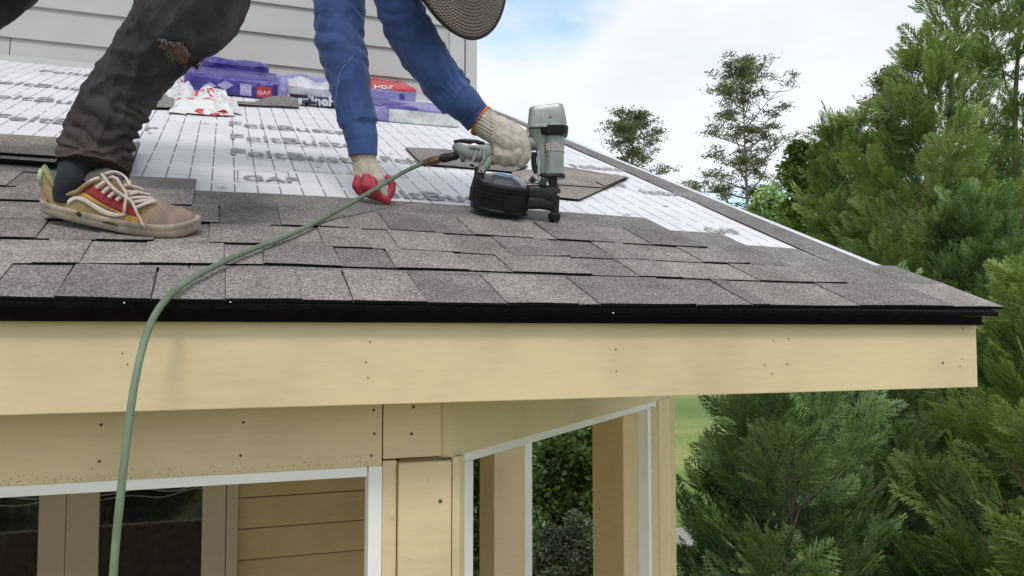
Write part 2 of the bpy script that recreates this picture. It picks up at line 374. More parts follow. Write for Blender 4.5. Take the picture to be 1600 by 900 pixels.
# ---- shingle courses (pixel polylines of the photograph turned into roof coordinates)
cour = [
 [(-420, 455), (-100, 461), (0, 462), (232, 467), (552, 469), (792, 474), (903, 475), (1340, 477), (1568, 479)],
 [(-300, 409), (0, 411), (400, 412), (600, 418), (812, 425), (1000, 432), (1322, 443), (1420, 450)],
 [(-300, 369), (0, 371), (400, 381), (600, 388), (812, 399), (1000, 405), (1240, 416)],
 [(-300, 340), (0, 341), (400, 350), (600, 358), (775, 369), (1000, 381), (1105, 388)],
 [(-300, 310), (0, 312), (300, 322)],
 [(-300, 288), (0, 290), (120, 293)],
 [(-300, 262), (0, 266), (60, 269)]]
cXS = [np.array([roofXS(*p, .0155) for p in c]) for c in cour]
def s_of(k, X):
    c = cXS[k]; return float(np.interp(X, c[:, 0], c[:, 1]))
seams = [
 [-420, -300, -205, -120, -20, 85, 236, 352, 472, 552, 668, 792, 905, 937, 1088, 1175, 1203, 1343, 1490, 1568],
 [-300, -240, -150, -60, 50, 124, 219, 350, 412, 535, 618, 734, 801, 925, 1000, 1068, 1187, 1322, 1388],
 [-300, -220, -150, -50, 55, 150, 240, 326, 430, 507, 582, 625, 719, 800, 891, 960, 1015, 1100, 1172, 1240],
 [-300, -210, -110, -30, 70, 150, 240, 343, 440, 545, 610, 681, 742, 834, 870, 960, 1020, 1105],
 [-300, -190, -100, 0, 95, 190, 300],
 [-300, -180, -90, 10, 120],
 [-300, -150, -40, 60]]
HS = .297
def slab(name, x0, x1, f0, f1, n0, n1, th, mat_, lean=0, curl=0.0, nseg=4, side=0):
    """sheet from s=f0(X) to f1(X); lower edge lifted n0, upper n1; dark cut edges"""
    V = []; Fc = []; M = []
    xs = np.linspace(x0, x1, nseg+1)
    for X in xs:
        a, b = f0(X), f1(X); t_ = (X-x0)/(x1-x0)
        wob = .0012*nz(X*9, a*9, 1.3)
        c = curl*(t_**3)
        for (q, dn, le) in ((a, n0+wob+c, 0), (a+(b-a)*.35, n0+(n1-n0)*.35+c*.3, .35), (b, n1, 1)):
            V.append(RP(X+lean*le*(1 if X in (x0,) else -1 if X == x1 else 0), q, dn+th)); V.append(RP(X+lean*le*(1 if X == x0 else -1 if X == x1 else 0), q, dn))
    for i in range(nseg):
        b = i*6; d = b+6
        Fc += [(b, d, d+2, b+2), (b+2, d+2, d+4, b+4)]; M += [0, 0]
        Fc += [(b+1, b+3, d+3, d+1), (b+3, b+5, d+5, d+3)]; M += [1, 1]
        Fc += [(b, b+1, d+1, d)]; M += [1]; Fc += [(b+4, d+4, d+5, b+5)]; M += [1]
    e = nseg*6
    Fc += [(0, 2, 3, 1), (2, 4, 5, 3), (e, e+1, e+3, e+2), (e+2, e+3, e+5, e+4)]; M += [side]*4
    return mk(name, V, Fc, [mat_, M_asph], roof, M)
jit = random.Random(3)
for k in range(len(cour)):
    xs = [hitp(p, np.interp(p, [c[0] for c in cour[k]], [c[1] for c in cour[k]]), RN, E0+RN*.0155)[0] for p in seams[k]]
    nxt = (lambda X, k=k: s_of(k, X)+HS)
    base = .003+.0015*(k % 2)
    # backing sheets about a metre wide
    x = xs[0]; off = jit.uniform(.4, .8)
    while x < xs[-1]-1e-6:
        x2 = min(x+off, xs[-1]); off = .86
        slab('shingle', x+.0012, x2-.0012, lambda X: s_of(k, X)+jit.uniform(0, .0012), nxt, .0095, base-.001, .0032, M_grand, nseg=6)
        # the plain upper band of the top laminate (headlap)
        slab('shingle', x+.0012, x2-.0012, lambda X: (min(s_of(k, X)+.150, s_of(k+1, X)+.006) if k+1 < len(cour) and X < cXS[k+1][-1, 0]-.02 else s_of(k, X)+.150), nxt, .0101, base+.0028, .0030, M_grand, nseg=6)
        x = x2
    for i in range(len(xs)-1):
        if i % 2 == (k+1) % 2 or (k == 0 and i in (9, 11)):
            dx = jit.uniform(-.002, .002)
            slab('shingle', xs[i]+.0005, xs[i+1]-.0005, lambda X: s_of(k, X)-.0015+.0030*nz(X*7, k, 0), lambda X: s_of(k, X)+.1505, .0122, .0101, .0052, M_gran,
                 lean=jit.choice([0, 0, .003]), curl=(.006 if (k, i) in ((0, 10), (1, 9), (0, 12)) else jit.choice([0, 0, .002])))
        else:
            topf = lambda X: (min(s_of(k, X)+.150, s_of(k+1, X)+.006) if k+1 < len(cour) and X < cXS[k+1][-1, 0]-.02 else s_of(k, X)+.150)
            slab('shingle', xs[i]+.0005, xs[i+1]-.0005, lambda X: s_of(k, X)-.0008+.002*nz(X*7, k, 5), topf, .0118, .0092, .0040, M_gran, lean=0)
# starter course poking out just under the first course, and the rake strip
slab('shingle', XL, rake(0)-.005, lambda X: .003, lambda X: .2, .001, .001, .0082, M_asph, nseg=8)
def strip(s0, s1):
    V = []; n = 4
    for j in range(n+1):
        s = s0+(s1-s0)*j/n
        for X, h in ((1.315, .005), (rake(s), .005), (rake(s), .0018), (1.315, .0018)): V.append(RP(X, s, h+.001*nz(s*4, 0, 0)))
    Fc = []; M = []
    for j in range(n):
        b = j*4; d = b+4
        Fc += [(b, b+1, d+1, d), (b+1, b+2, d+2, d+1), (b+2, b+3, d+3, d+2), (b+3, b, d, d+3)]; M += [0, 1, 1, 1]
    Fc += [(0, 3, 2, 1), (n*4, n*4+1, n*4+2, n*4+3)]; M += [1, 1]
    mk('shingle', V, Fc, [M_grand, M_asph], roof, M)
s = .02
while s < SW-.01:
    strip(s+.001, min(s+.93, SW-.01)-.001); s += .93
# white metal edge along the rake
mb = MB(); V = []
for s in np.linspace(.03, SW, 12):
    X = rake(s)
    for dx, h in ((-.012, .0065), (.006, .0065), (.007, -.012), (.004, -.012)): V.append(RP(X+dx-.003, s, h-.0015 if dx < 0 else h))
mb.add(V, [(j*4+i, j*4+(i+1) % 4, j*4+4+(i+1) % 4, j*4+4+i) for j in range(11) for i in range(4)])
mb.build('rake_metal_edge', M_steel, roof)
# black eave metal
mb = MB(); zt = E0[2]+.005; xR = onY(1532, 490, YF-.012)[0]
mb.box((XL, YF-.014, 3.3152), (xR, YF-.0005, zt-.004)); mb.box((XL, YF-.018, 3.3152), (xR, YF-.0142, 3.3205))
mb.build('drip_edge', M_drip, roof)
for px, py in ((194, 473), (360, 472), (958, 489)):
    p = onY(px, py, YF-.0146); mb = MB(); mb.tube([p+np.array([0, .0015, 0]), p-np.array([0, .0012, 0])], .0010, 8); mb.build('nail', M_white, roof)
# ---- fascia
fx = onY(1527, 550, YF)[0]; zfa, zfb = 3.194, 3.3163
fascia = box('fascia_board', (-1.9, YF, zfb), (fx-.001, YF+.019, zfa), M_tan, house, .0015)
box('fascia_board', (XL, YF, zfb), (-1.902, YF+.019, zfa), M_tan, house, .0015)
# rake board along the sloping side
V = [];
for X in (XR-.055, XR-.036):
    for Y, dz in ((YF+.021, 0), (YW, 0)):
        zr = E0[2]+(Y-E0[1])*math.tan(TH); V += [(X, Y, zr-.120), (X, Y, zr-.022)]
mk('rake_board', V, [(0, 2, 3, 1), (4, 5, 7, 6), (0, 1, 5, 4), (2, 6, 7, 3), (0, 4, 6, 2), (1, 3, 7, 5)], M_tan, house)
nm = None
def nail(px, py, Y, par, r=.0017, m=None):
    p = onY(px, py, Y); mb = MB(); mb.tube([p+np.array([0, .001, 0]), p-np.array([0, .0008, 0]), p-np.array([0, .0011, 0])], [r, r, r*.5], 8); mb.build('nail', m or M_nail, par)
for px, py in ((191, 552), (199, 569), (578, 534), (572, 566), (575, 590), (962, 546), (963, 580), (1209, 532), (1232, 529), (1195, 571), (1230, 569), (1206, 584), (1504, 514), (1503, 561), (1500, 572)):
    nail(px, py, YF-.0003, fascia, .0010 if px % 2 else .0013)
nail(1473, 567, YF-.0003, fascia, .0024)
# ---- front beam
def bx(px0, px1, zt_, zb, Y, th, name, m, par, py=800, bev=.0015):
    a = onY(px0, py, Y)[0]; b = onY(px1, py, Y)[0]; return box(name, (a, Y, zb), (b, Y+th, zt_), m, par, bev)
xb0 = onY(598, 700, YB)[0]; xb1 = onY(691, 700, YB)[0]
beam = box('porch_beam', (XL, YB, 3.30), (xb0-.001, YB+.09, 3.085), M_tan, house, .002)
box('porch_beam', (xb0+.0008, YB+.001, 3.30), (xb1-.001, YB+.09, 3.095), M_tan, house, .002)
for px, py in ((158, 664), (155, 721), (585, 678), (584, 641), (580, 712), (380, 660), (376, 712)): nail(px, py, YB-.0003, beam, .0022)
for px, py in ((646, 636), (643, 678)): nail(px, py, YB+.0007, beam, .0026)
# mildew specks along the lower edge of the beam
mb = MB()
for i in range(260):
    X = random.uniform(-.35, xb0-.01); z = 3.0865+abs(random.gauss(0, .006)); r = random.uniform(.0002, .0008)
    if z > 3.12: continue
    a = random.random()*PI
    mb.add([(X+r*1.6*math.cos(a+w), YB-.0004, z+r*math.sin(a+w)) for w in (0, 1.2, 2.4, 3.6, 4.9)], [(0, 1, 2, 3, 4)])
tag(mb.build('mildew', M_dirty, beam), kind='stuff')
# white screen frame under the beam
box('screen_frame', (XL, YB+.006, 3.0845), (onY(575, 800, YB)[0], YB+.04, 3.0675), M_white, house, .002)
bx(575.5, 597, 3.0845, 1.0, YB+.004, .035, 'screen_frame', M_white, house)
# corner post of three boards with dark joints
post = empty('porch_post', (.33, YB+.05, 1.0), house)
bx(597.5, 619.5, 3.092, 1.0, YB+.003, .03, 'post_board', M_tan, post)
pb = bx(623, 706, 3.0885, 1.0, YB-.006, .03, 'post_board', M_tan, post, bev=.003)
bx(618, 626, 3.089, 1.0, YB+.02, .02, 'joint_backing', M_gap, post)
for px, py, r in ((671, 746, .003), (671, 752, .0025), (688, 783, .0034), (640, 871, .003), (612, 801, .0026), (662, 705, .002)): nail(px, py, YB-.0063, pb, r, M_tan if px != 688 else M_nail)
c0 = onY(706.5, 800, YB); c1 = hitp(722, 800, (1, -1, 0), (.376+.004, 1.342, 0))
mb = MB(); d45 = np.array([1, 1, 0])/math.sqrt(2)
cA = np.array([c0[0], YB-.001, 0]); cB = np.array([c0[0]+.013, YB+.001, 0]); cC = cB+d45*.004
poly = [(cA[0], cA[1]), (cB[0], cB[1]), (cB[0]+.012, cB[1]+.012), (cB[0]-.01, cB[1]+.05), (cA[0], cA[1]+.05)]
prism('post_board', poly, 1.0, 3.0935, M_tan, post)
# ---- beam on the diagonal side
CN = np.array([.376, YB]); e45 = np.array([1, 1])/math.sqrt(2); i45 = np.array([-1, 1])/math.sqrt(2)
LD = (1.352-.376)*math.sqrt(2)
def diag(name, u0, u1, v0, v1, z0, z1, m, par):
    pl = [CN+e45*u0+i45*v0, CN+e45*u1+i45*v0, CN+e45*u1+i45*v1, CN+e45*u0+i45*v1]
    return prism(name, [tuple(p) for p in pl], z0, z1, m, par)
diag('porch_beam', -.015, LD-.003, .002, .09, 3.0945, 3.30, M_tan, house)
diag('screen_frame', .018, LD-.06, .003, .045, 3.079, 3.0940, M_white, house)
# uprights on the diagonal side: positions from pixel columns
def u45(px):
    P = hitp(px, 800, (1, -1, 0), (CN[0], CN[1], 0)); return (P[0]-CN[0])*math.sqrt(2)
diag('screen_frame', u45(722.5), u45(740), .001, .035, 1.0, 3.0785, M_white, house)
diag('screen_frame', u45(1014), u45(1028), .001, .035, 1.0, 3.0785, M_white, house)
post2 = empty('porch_post', (1.3, 2.28, 1.0), house)
diag('post_board', u45(1028.5), LD, -.004, .07, 1.0, 3.094, M_tan, post2)
box('post_board', (1.107, 2.165, 1.0), (1.222, 2.375, 3.0785), M_tan, post2)
box('post_board', (1.262, 2.30, 1.0), (1.36, 2.44, 3.094), M_tan, post2)
# right side of the porch
box('porch_beam', (1.262, 2.40, 3.0945), (1.355, YW-.02, 3.30), M_tan, house)
post3 = empty('porch_post', (1.26, 3.7, 1.0), house)
box('post_board', (1.18, 3.58, 1.0), (1.33, 3.80, 3.093), M_tan, post3)
box('screen_frame', (1.331, 3.585, 1.0), (1.366, 3.62, 3.09), M_white, house)
# ceiling, floor, knee wall and skirt
prism('porch_ceiling', [(XL, YB+.03), (.39, YB+.03), (1.30, 2.33), (1.30, YW-.02), (XL, YW-.02)], 3.13, 3.145, M_tan, house)
prism('porch_floor', [(XL, YB), (.376, YB), (1.355, 2.32), (1.355, YW), (XL, YW)], .9, .998, M_ply, house)
prism('porch_skirt', [(XL, YB+.03), (.36, YB+.03), (1.325, 2.34), (1.325, YW), (XL, YW)], 0, .898, M_tan, house)
box('knee_wall', (XL, YB+.01, 1.0), (.25, YB+.07, 1.8), M_tan, house)
# ---- house wall: core, siding boards as pieces
wall = box('wall', (XL-2, YW+.012, 0), (1.305, YW+.2, 7.2), M_gray, house, 0)
def lap(z, X0, X1, h, m, par, t=.012, lift=.011, groove=.010):
    V = [(X0, YW-.001-lift, z), (X1, YW-.001-lift, z), (X1, YW+.011, z), (X0, YW+.011, z), (X0, YW-.001, z+h+.012), (X1, YW-.001, z+h+.012), (X1, YW+.011, z+h+.012), (X0, YW+.011, z+h+.012)]
    # thin board leaning against the wall, butt edge proud
    e_ = groove; V[4] = (X0, YW+.0035, z+h+e_); V[5] = (X1, YW+.0035, z+h+e_)
    V[6] = (X1, YW+.0110, z+h+e_); V[7] = (X0, YW+.0110, z+h+e_)
    bm_ = MB(); bm_.hexa(V); return bm_.build('siding_board', m, par)
zl = 4.666-.158; xt = onY(701, 100, YW)[0]; k = 0
joint = onY(15, 68, YW-.01)[0]
while zl < 7.0:
    if k == 0: lap(zl, joint+.002, xt, .158, M_gray, wall); lap(zl, XL-2, joint-.002, .158, M_gray, wall)
    elif k % 3 == 2: lap(zl, -2.2, xt, .158, M_gray, wall); lap(zl, XL-2, -2.204, .158, M_gray, wall)
    else: lap(zl, XL-2, xt, .158, M_gray, wall)
    zl += .158; k += 1
box('corner_trim', (xt+.001, YW-.024, 4.45), (onY(726, 100, YW-.02)[0]-.002, YW+.012, 7.1), M_gray2, wall)
box('corner_trim', (onY(727.5, 100, YW-.02)[0], YW-.026, 4.45), (onY(745, 100, YW-.02)[0], YW+.1, 7.1), M_gray2, wall)
box('wall_flashing', (XL, YW-.03, RP(0, SW-.03)[2]), (xt, YW-.012, RP(0, SW-.03)[2]+.03), M_gray2, wall)
# siding under the porch, its shade carried by the darker tan
zl = 2.341-.1515*9; xs0 = onY(372, 800, YW)[0]
while zl < 3.1:
    lap(zl, xs0+.002, 1.30, .1515, M_tan_shade, wall, lift=.008, groove=-.007); zl += .1515
lap(zl-.01, xs0, 1.30, .1, M_tan_shade, wall)
box('lap_shade_sheet', (xs0, YW+.0112, 1.0), (1.30, YW+.0118, 3.1), M_gap, wall, 0)  # dark sheet behind the grooves paints the shadow lines under the laps
box('wall_panel', (XL-2, YW-.004, 3.0), (xs0, YW+.01, 3.2), M_tan_shade, wall)
# upper eave so that the wall does not end in nothing
box('upper_roof', (XL-2, YW-.4, 7.2), (1.7, YW+5, 7.3), M_asph, house, 0)
box('side_wall', (1.28, YW+.21, 0), (1.30, YW+5, 7.19), M_gray, house, 0)
# ---- french doors
def Xw(px): return onY(px, 800, YW-.03)[0]
M_reflect = mat('pale_reflection', (.85, .85, .88), .7)  # colour of the roof edge reflection in the panes
def door(p0, p1, p2, p3):
    """stile p0-p1, glass p1-p2, stile p2-p3"""
    d = empty('door', (Xw(p0), YW-.03, 1.0), house)
    a, b, c, e = [Xw(q) for q in (p0, p1, p2, p3)]
    box('door_frame', (a, YW-.05, 1.02), (b, YW-.012, 2.80), M_door, d, .003); box('door_frame', (c, YW-.05, 1.02), (e, YW-.012, 2.80), M_door, d, .003)
    box('door_frame', (b+.001, YW-.048, 2.66), (c-.001, YW-.012, 2.80), M_door, d, .003); box('door_frame', (b+.001, YW-.048, 1.02), (c-.001, YW-.012, 1.22), M_door, d, .003)
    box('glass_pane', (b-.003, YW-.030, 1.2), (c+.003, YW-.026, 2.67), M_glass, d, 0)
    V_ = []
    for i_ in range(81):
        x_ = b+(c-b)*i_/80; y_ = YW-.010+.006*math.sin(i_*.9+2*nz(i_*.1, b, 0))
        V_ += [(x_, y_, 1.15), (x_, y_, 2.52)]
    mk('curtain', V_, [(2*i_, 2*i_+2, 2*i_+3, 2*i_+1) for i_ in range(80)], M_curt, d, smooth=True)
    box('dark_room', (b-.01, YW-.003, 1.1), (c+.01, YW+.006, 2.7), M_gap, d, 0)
    for k_ in range(2):
        mb_ = MB(); pts = []
        for t_ in np.linspace(0, 1, 24): pts.append((b+(c-b)*t_, YW-.022, 2.552-.026*k_+.012*math.sin(t_*9+k_*1.1+b*3)*(.4+t_)+.012*t_))
        mb_.tube(pts, .0044-.001*k_, 5); mb_.build('reflection_line', M_reflect, d)  # wavy strands stand in for the reflected roof edge
    return d
door(104.8, 156, 316, 353); door(-260, -200, 62, 104)
box('door_casing', (Xw(354), YW-.055, 1.0), (Xw(372), YW+.01, 2.9), M_door, house, .003)
box('door_casing', (Xw(-290), YW-.055, 1.0), (Xw(-262), YW+.01, 2.9), M_door, house, .003)
box('door_head', (Xw(-290), YW-.052, 2.801), (Xw(353), YW-.01, 3.0), M_door, house, .003)
# ================================================================== LOOSE SHINGLES AND BUNDLES
from mathutils.bvhtree import BVHTree
def bvh(V, Fc): return BVHTree.FromPolygons([tuple(map(float, v)) for v in V], [tuple(f) for f in Fc])
def raydir(px, py): r = Fv*FOC+Rv*(px-800)+Uv*(450-py); return r/np.linalg.norm(r)
def drape(b, px, py, off=.0015, dflt=None):
    d = raydir(px, py); h = b.ray_cast(Vector(CAM), Vector(d))
    if h[0] is None:
        h2 = b.find_nearest(Vector(CAM+d*(dflt/(d@Fv)))) if dflt else None
        if h2 is None or h2[0] is None: return None
        return np.array(h2[0])+np.array(h2[1])*off
    n_ = np.array(h[1]); n_ = n_ if n_@d < 0 else -n_
    return np.array(h[0])-d*off*.5+n_*off
def loose(label, polys, mat_, n, th=.004, group=None, lift=None):
    """flat sheets of shingle lying on the roof: list of pixel outlines"""
    X0, s0 = np.mean([roofXS(*p) for p in polys[0]], axis=0)
    root = tag(empty('loose_shingle', RP(X0, s0, n)), label, 'shingle', group)
    for k, pl in enumerate(polys):
        q = [roofXS(*p) for p in pl]; m_ = len(q); hh = [(lift(x, s) if lift else 0) for x, s in q]
        V = [RP(x, s, n+th*1.15*k+h) for (x, s), h in zip(q, hh)]+[RP(x, s, n+th*1.15*k+th+h) for (x, s), h in zip(q, hh)]
        Fc = [list(range(m_)), [m_+i for i in range(m_)]]+[[i, (i+1) % m_, m_+(i+1) % m_, m_+i] for i in range(m_)]
        o = mk('shingle_layer' if k == 0 else 'shingle_tab', V, Fc, [mat_, M_asph], root, [1, 0]+[1]*m_)
        bm = bmesh.new(); bm.from_mesh(o.data); bmesh.ops.recalc_face_normals(bm, faces=bm.faces); bm.to_mesh(o.data); bm.free()
    return root
loose('greenish gray shingle lying flat on white underlayment behind the hose fitting', [[(658, 258), (800, 271), (825, 262), (760, 243), (690, 235), (633, 233)]], M_grand, .006)
loose('brown laminated shingle lying askew on the underlayment right of the nail gun', [[(800, 303), (905, 314), (983, 279), (880, 262), (800, 270)], [(812, 288), (945, 297), (978, 281), (880, 266), (812, 272)], [(930, 289), (945, 296), (978, 281), (960, 277)]], M_brown, .006, .0026)
loose('brownish shingle sheets stacked behind the sneaker at the left edge', [[(-60, 262), (205, 280), (219, 238), (-60, 222)], [(-60, 258), (208, 274), (214, 256), (-60, 240)]], M_brown, .024, .006)
loose('gray shingle lying on the underlayment behind the knee, half under the torn wrapper', [[(235, 171), (300, 172), (330, 158), (262, 150), (240, 152)]], M_grand, .008)
M_dkpl = mat('black_shingle_underside', (.012, .012, .013), .6)
# curled shingle sheet in front of the purple bundle
def curled():
    root = tag(empty('loose_shingle', RP(*roofXS(400, 168), .01)), 'gray shingle curling up with black underside in front of purple bundle', 'shingle')
    V = []; nx_, ny_ = 20, 5
    (xa, sa), (xb, sb_) = roofXS(338, 164), roofXS(467, 170)
    for j in range(ny_+1):
        for i in range(nx_+1):
            t = i/nx_; X = xa+(xb-xa)*t; s = sa+(sb_-sa)*t+.11*j/ny_*(1-.2*t)
            V.append(RP(X, s, .012+.034*math.sin(max(0, t-.45)/.55*PI*.75)*(j/ny_)**.7+.004*nz(X*9, s*9, 0)))
    Fc = [(j*(nx_+1)+i, j*(nx_+1)+i+1, (j+1)*(nx_+1)+i+1, (j+1)*(nx_+1)+i) for j in range(ny_) for i in range(nx_)]
    n0 = len(V); V += [v-RN*.006 for v in V]; 
    F2 = Fc+[tuple(i+n0 for i in f[::-1]) for f in Fc]
    F2 += [(i, i+n0, i+1+n0, i+1) for i in range(nx_)]+[(j*(nx_+1)+nx_, (j+1)*(nx_+1)+nx_, (j+1)*(nx_+1)+nx_+n0, j*(nx_+1)+nx_+n0) for j in range(ny_)]
    mk('shingle_layer', V, F2, [M_grand, M_dkpl], root, [0]*len(Fc)+[1]*(len(F2)-len(Fc)))
curled()
def plastic(name, col, rough=.22, noise_=(14, .75, 1.25, 3), bumps=(22, .9, .02)): return mat(name, col, rough, noise=noise_, bump=bumps)
P_blue = plastic('purple_blue_plastic', (.060, .045, .27)); P_lav = plastic('lavender_plastic', (.27, .25, .52)); P_clear = plastic('cloudy_clear_plastic', (.55, .56, .62), .15)
P_red = plastic('red_plastic', (.55, .05, .06)); P_white = plastic('white_plastic', (.72, .73, .75), .25); P_dark = plastic('navy_plastic', (.035, .03, .09))
F_white = mat('white_print', (.75, .75, .8), .4); F_lav = mat('lavender_print', (.42, .38, .66), .4)
def pillow(name, root, px0, px1, py, dn, ds, mats, fn=None, e=.28, amp=.006, dn0=.0, seed=0, yaw=0):
    """rounded wrinkled pack standing on the roof; front bottom edge spans px0..px1 at row py"""
    X0, s0 = roofXS(px0, py); X1, s1 = roofXS(px1, py+ (px1-px0)*.06); s0 = (s0+s1)/2; nu, nv = 64, 40; V = []; M = []
    cx, cs, cn = (X0+X1)/2, s0+ds/2, dn0+dn/2; hx, hs, hn = abs(X1-X0)/2, ds/2, dn/2
    sg = lambda v, p: math.copysign(abs(v)**p, v)
    for j in range(nv+1):
        ph = -PI/2+PI*j/nv
        for i in range(nu):
            th_ = 2*PI*i/nu
            x = sg(math.cos(ph), e)*sg(math.cos(th_), e); y = sg(math.cos(ph), e)*sg(math.sin(th_), e); z = sg(math.sin(ph), e)
            d = amp*(nz(x*3+seed, y*3, z*3)*1.4+.7*(1-abs(nz(x*7+seed, y*7, z*5)))-.5)
            X = cx+hx*x; s = cs+hs*y*(1+d*3)-d*.5*(y < 0); n_ = cn+hn*z*(1+d*5)+(d if z > 0 else 0)
            V.append(RP(X, s, max(n_, dn0+.004)))
    Fc = []
    for j in range(nv):
        for i in range(nu):
            f = (j*nu+i, j*nu+(i+1) % nu, (j+1)*nu+(i+1) % nu, (j+1)*nu+i); Fc.append(f)
            c = [(V[f[0]][a]+V[f[2]][a])/2 for a in range(3)]; q = np.array(c)-E0; u = (c[0]-X0)/(X1-X0); v = (q@RN-dn0)/dn; w = ((q@RS)-s0)/ds
            M.append(fn(u, v, w) if fn else 0)
    o = mk(name, V, Fc, mats, root, M, True); return (X0, X1, s0, o, bvh(V, Fc))
def ptext(s, px, py, size, par, m, width=None, b=None, bold=.002, nm_='printed_word', slope=.06):
    """print laid on the pack's skin: letters dropped on it along the view rays"""
    V, Fc = textmesh(s, size, bold*size/12); w = V[:, 0].max()-V[:, 0].min(); k = (width or w)/w
    Q = [drape(b, px+(v[0]-V[:, 0].min())*k, py-v[1]+(v[0]*k)*slope, .006, 3.3) for v in V]
    return mk(nm_, Q, Fc, m, par)
def pquad(pts, par, m, b, nm_='printed_shape', n=8, off=.0018):
    P = np.array(pts, float); V = []
    for j in range(n+1):
        for i in range(n+1):
            a, c = i/n, j/n; q = (P[0]*(1-a)+P[1]*a)*(1-c)+(P[3]*(1-a)+P[2]*a)*c; V.append(drape(b, q[0], q[1], off, 3.3))
    return mk(nm_, V, [(j*(n+1)+i, j*(n+1)+i+1, (j+1)*(n+1)+i+1, (j+1)*(n+1)+i) for j in range(n) for i in range(n)], m, par)
def bundle(label, px, py): return tag(empty('shingle_bundle', RP(*roofXS(px, py), .0)), label, 'shingle bundle', 'wrapped shingle bundles against the gray wall')
b1 = bundle('purple blue wrapped shingle bundle with white diamonds and red corner mark', 370, 152)
X0, X1, s0, o, B = pillow('wrapper', b1, 285, 447, 146, .085, .42, [P_blue, P_lav, P_red], lambda u, v, w: 1 if u > .93 else 0, seed=1, amp=.006, e=.2)
tu = pquad([(375, 130), (393, 132), (393, 150), (375, 148)], o, F_lav, B); ptext('TU', 376, 143, 12, o, F_white, 15, B)
pquad([(401, 134), (425, 137), (425, 153), (401, 151)], o, P_red, B); ptext('GAF', 402.5, 147, 9, o, F_white, 20, B)
for cx_, cy_, r_ in ((328, 134, 7), (352, 133, 9)): pquad([(cx_-r_*1.5, cy_), (cx_, cy_-r_*.8), (cx_+r_*1.5, cy_), (cx_, cy_+r_*.8)], o, F_lav, B)
X0, X1, s0, o, B = pillow('top_wrapper_fold', b1, 312, 420, 133, .045, .26, [P_blue], seed=8, dn0=.07, e=.42, amp=.008)
for cx_, cy_, r_ in ((355, 119, 5), (384, 123, 5), (397, 125, 5)): pquad([(cx_-r_*.7, cy_+r_*.6), (cx_-r_*.1, cy_-r_), (cx_+r_*.1, cy_-r_), (cx_+r_*.7, cy_+r_*.6)], o, F_white, B)
ptext('HD', 324, 123, 8, o, F_white, 13, B)
X0, X1, s0, o, B = pillow('red_end_flap', b1, 276, 325, 124, .035, .2, [P_red, P_white], lambda u, v, w: 1 if v < .4 else 0, seed=9, dn0=.07)
b2 = bundle('cloudy clear wrapped bundle with large dark lettered band left of the straight arm', 480, 165)
X0, X1, s0, o, B = pillow('wrapper', b2, 436, 572, 164, .100, .42, [P_dark, P_clear, P_lav], lambda u, v, w: 2 if (u < .10 or (w > .4 and v > .6)) else (0 if v < .42 else 1), seed=2, amp=.012, e=.4)
ptext('berlineHDZ', 450, 160, 19, o, F_white, 112, B, bold=.5); ptext('HIGH DEFINITION LAMINATED SHINGLES', 462, 165.5, 4, o, F_lav, 80, B)
b3 = bundle('red topped lavender shingle bundle against the gray wall between both arms', 610, 160)
X0, X1, s0, o, B = pillow('wrapper', b3, 560, 649, 158, .085, .40, [P_lav, P_red, P_blue], lambda u, v, w: 1 if v > .80 else (2 if u < .28 else 0), seed=3, e=.22)
for k_, yy in enumerate((146, 150, 154)): ptext('Architectural shingles', 592, yy, 3, o, P_blue, 26, B)
pquad([(624, 147), (632, 148), (632, 156), (624, 155)], o, P_blue, B); ptext('HDZ', 585, 138, 6, o, F_white, 30, B)
b4 = bundle('flat lavender bundle with bare white end lying nearest in front of the red topped one', 650, 190)
X0, X1, s0, o, B = pillow('wrapper', b4, 583, 716, 190, .066, .30, [P_lav, P_white, P_blue], lambda u, v, w: 1 if (u > .20 and v < .86) else (2 if v > .9 and u < .4 else 0), seed=4, e=.2)
# torn wrapper
def crumple(name, quad, par, m, h, seed, n=32, rng_=(.9, 2.2)):
    P = np.array(quad, float); V = []
    for j in range(n+1):
        for i in range(n+1):
            a, c = i/n, j/n; q = (P[0]*(1-a)+P[1]*a)*(1-c)+(P[3]*(1-a)+P[2]*a)*c
            e_ = 6*nz(a*4+seed, c*4, 1)+(3*nz(a*11, c*11+seed, 2)); X, s = roofXS(q[0]+e_*(.4+.6*(a*(1-a)*4)), q[1]+e_*.5)
            hh = .006+h*(.45+.9*nz(a*2.1+seed, c*2.1, 3)+.35*nz(a*5+seed, c*5, 4)+.12*abs(nz(a*11+seed, c*11, 4)))*min(1, 5*a*(1-a)*4, 3*c+.1)
            V.append(RP(X, s, max(.005, hh)))
    return mk(name, V, [(j*(n+1)+i, j*(n+1)+i+1, (j+1)*(n+1)+i+1, (j+1)*(n+1)+i) for j in range(n) for i in range(n)], m, par)
def wrapmat():
    m = plastic('torn_white_red_wrapper', (.74, .75, .76), .3, bumps=(35, .6, .01)); t = m.node_tree; b = t.nodes['Principled BSDF']
    tcn = N(t, 'ShaderNodeTexCoord'); n_ = N(t, 'ShaderNodeTexNoise', Scale=7, Detail=1); t.links.new(tcn.outputs['Object'], n_.inputs['Vector'])
    c = ramp(t, n_.outputs[0], [(.60, (.74, .75, .76)), (.62, (.60, .05, .05))]); t.links.new(c, b.inputs['Base Color']); return m
P_torn = wrapmat()
tw = tag(empty('torn_wrapper', RP(*roofXS(310, 176), 0)), 'crumpled torn white and red plastic wrapper beside the knee of the jeans', 'plastic wrapper')
crumple('plastic_sheet', [(262, 178), (368, 182), (345, 150), (280, 150)], tw, P_torn, .045, 1)
crumple('plastic_sheet', [(285, 165), (330, 168), (312, 115), (276, 112)], tw, P_torn, .055, 5)
crumple('plastic_sheet', [(305, 168), (378, 180), (352, 152), (315, 140)], tw, P_white, .05, 9)
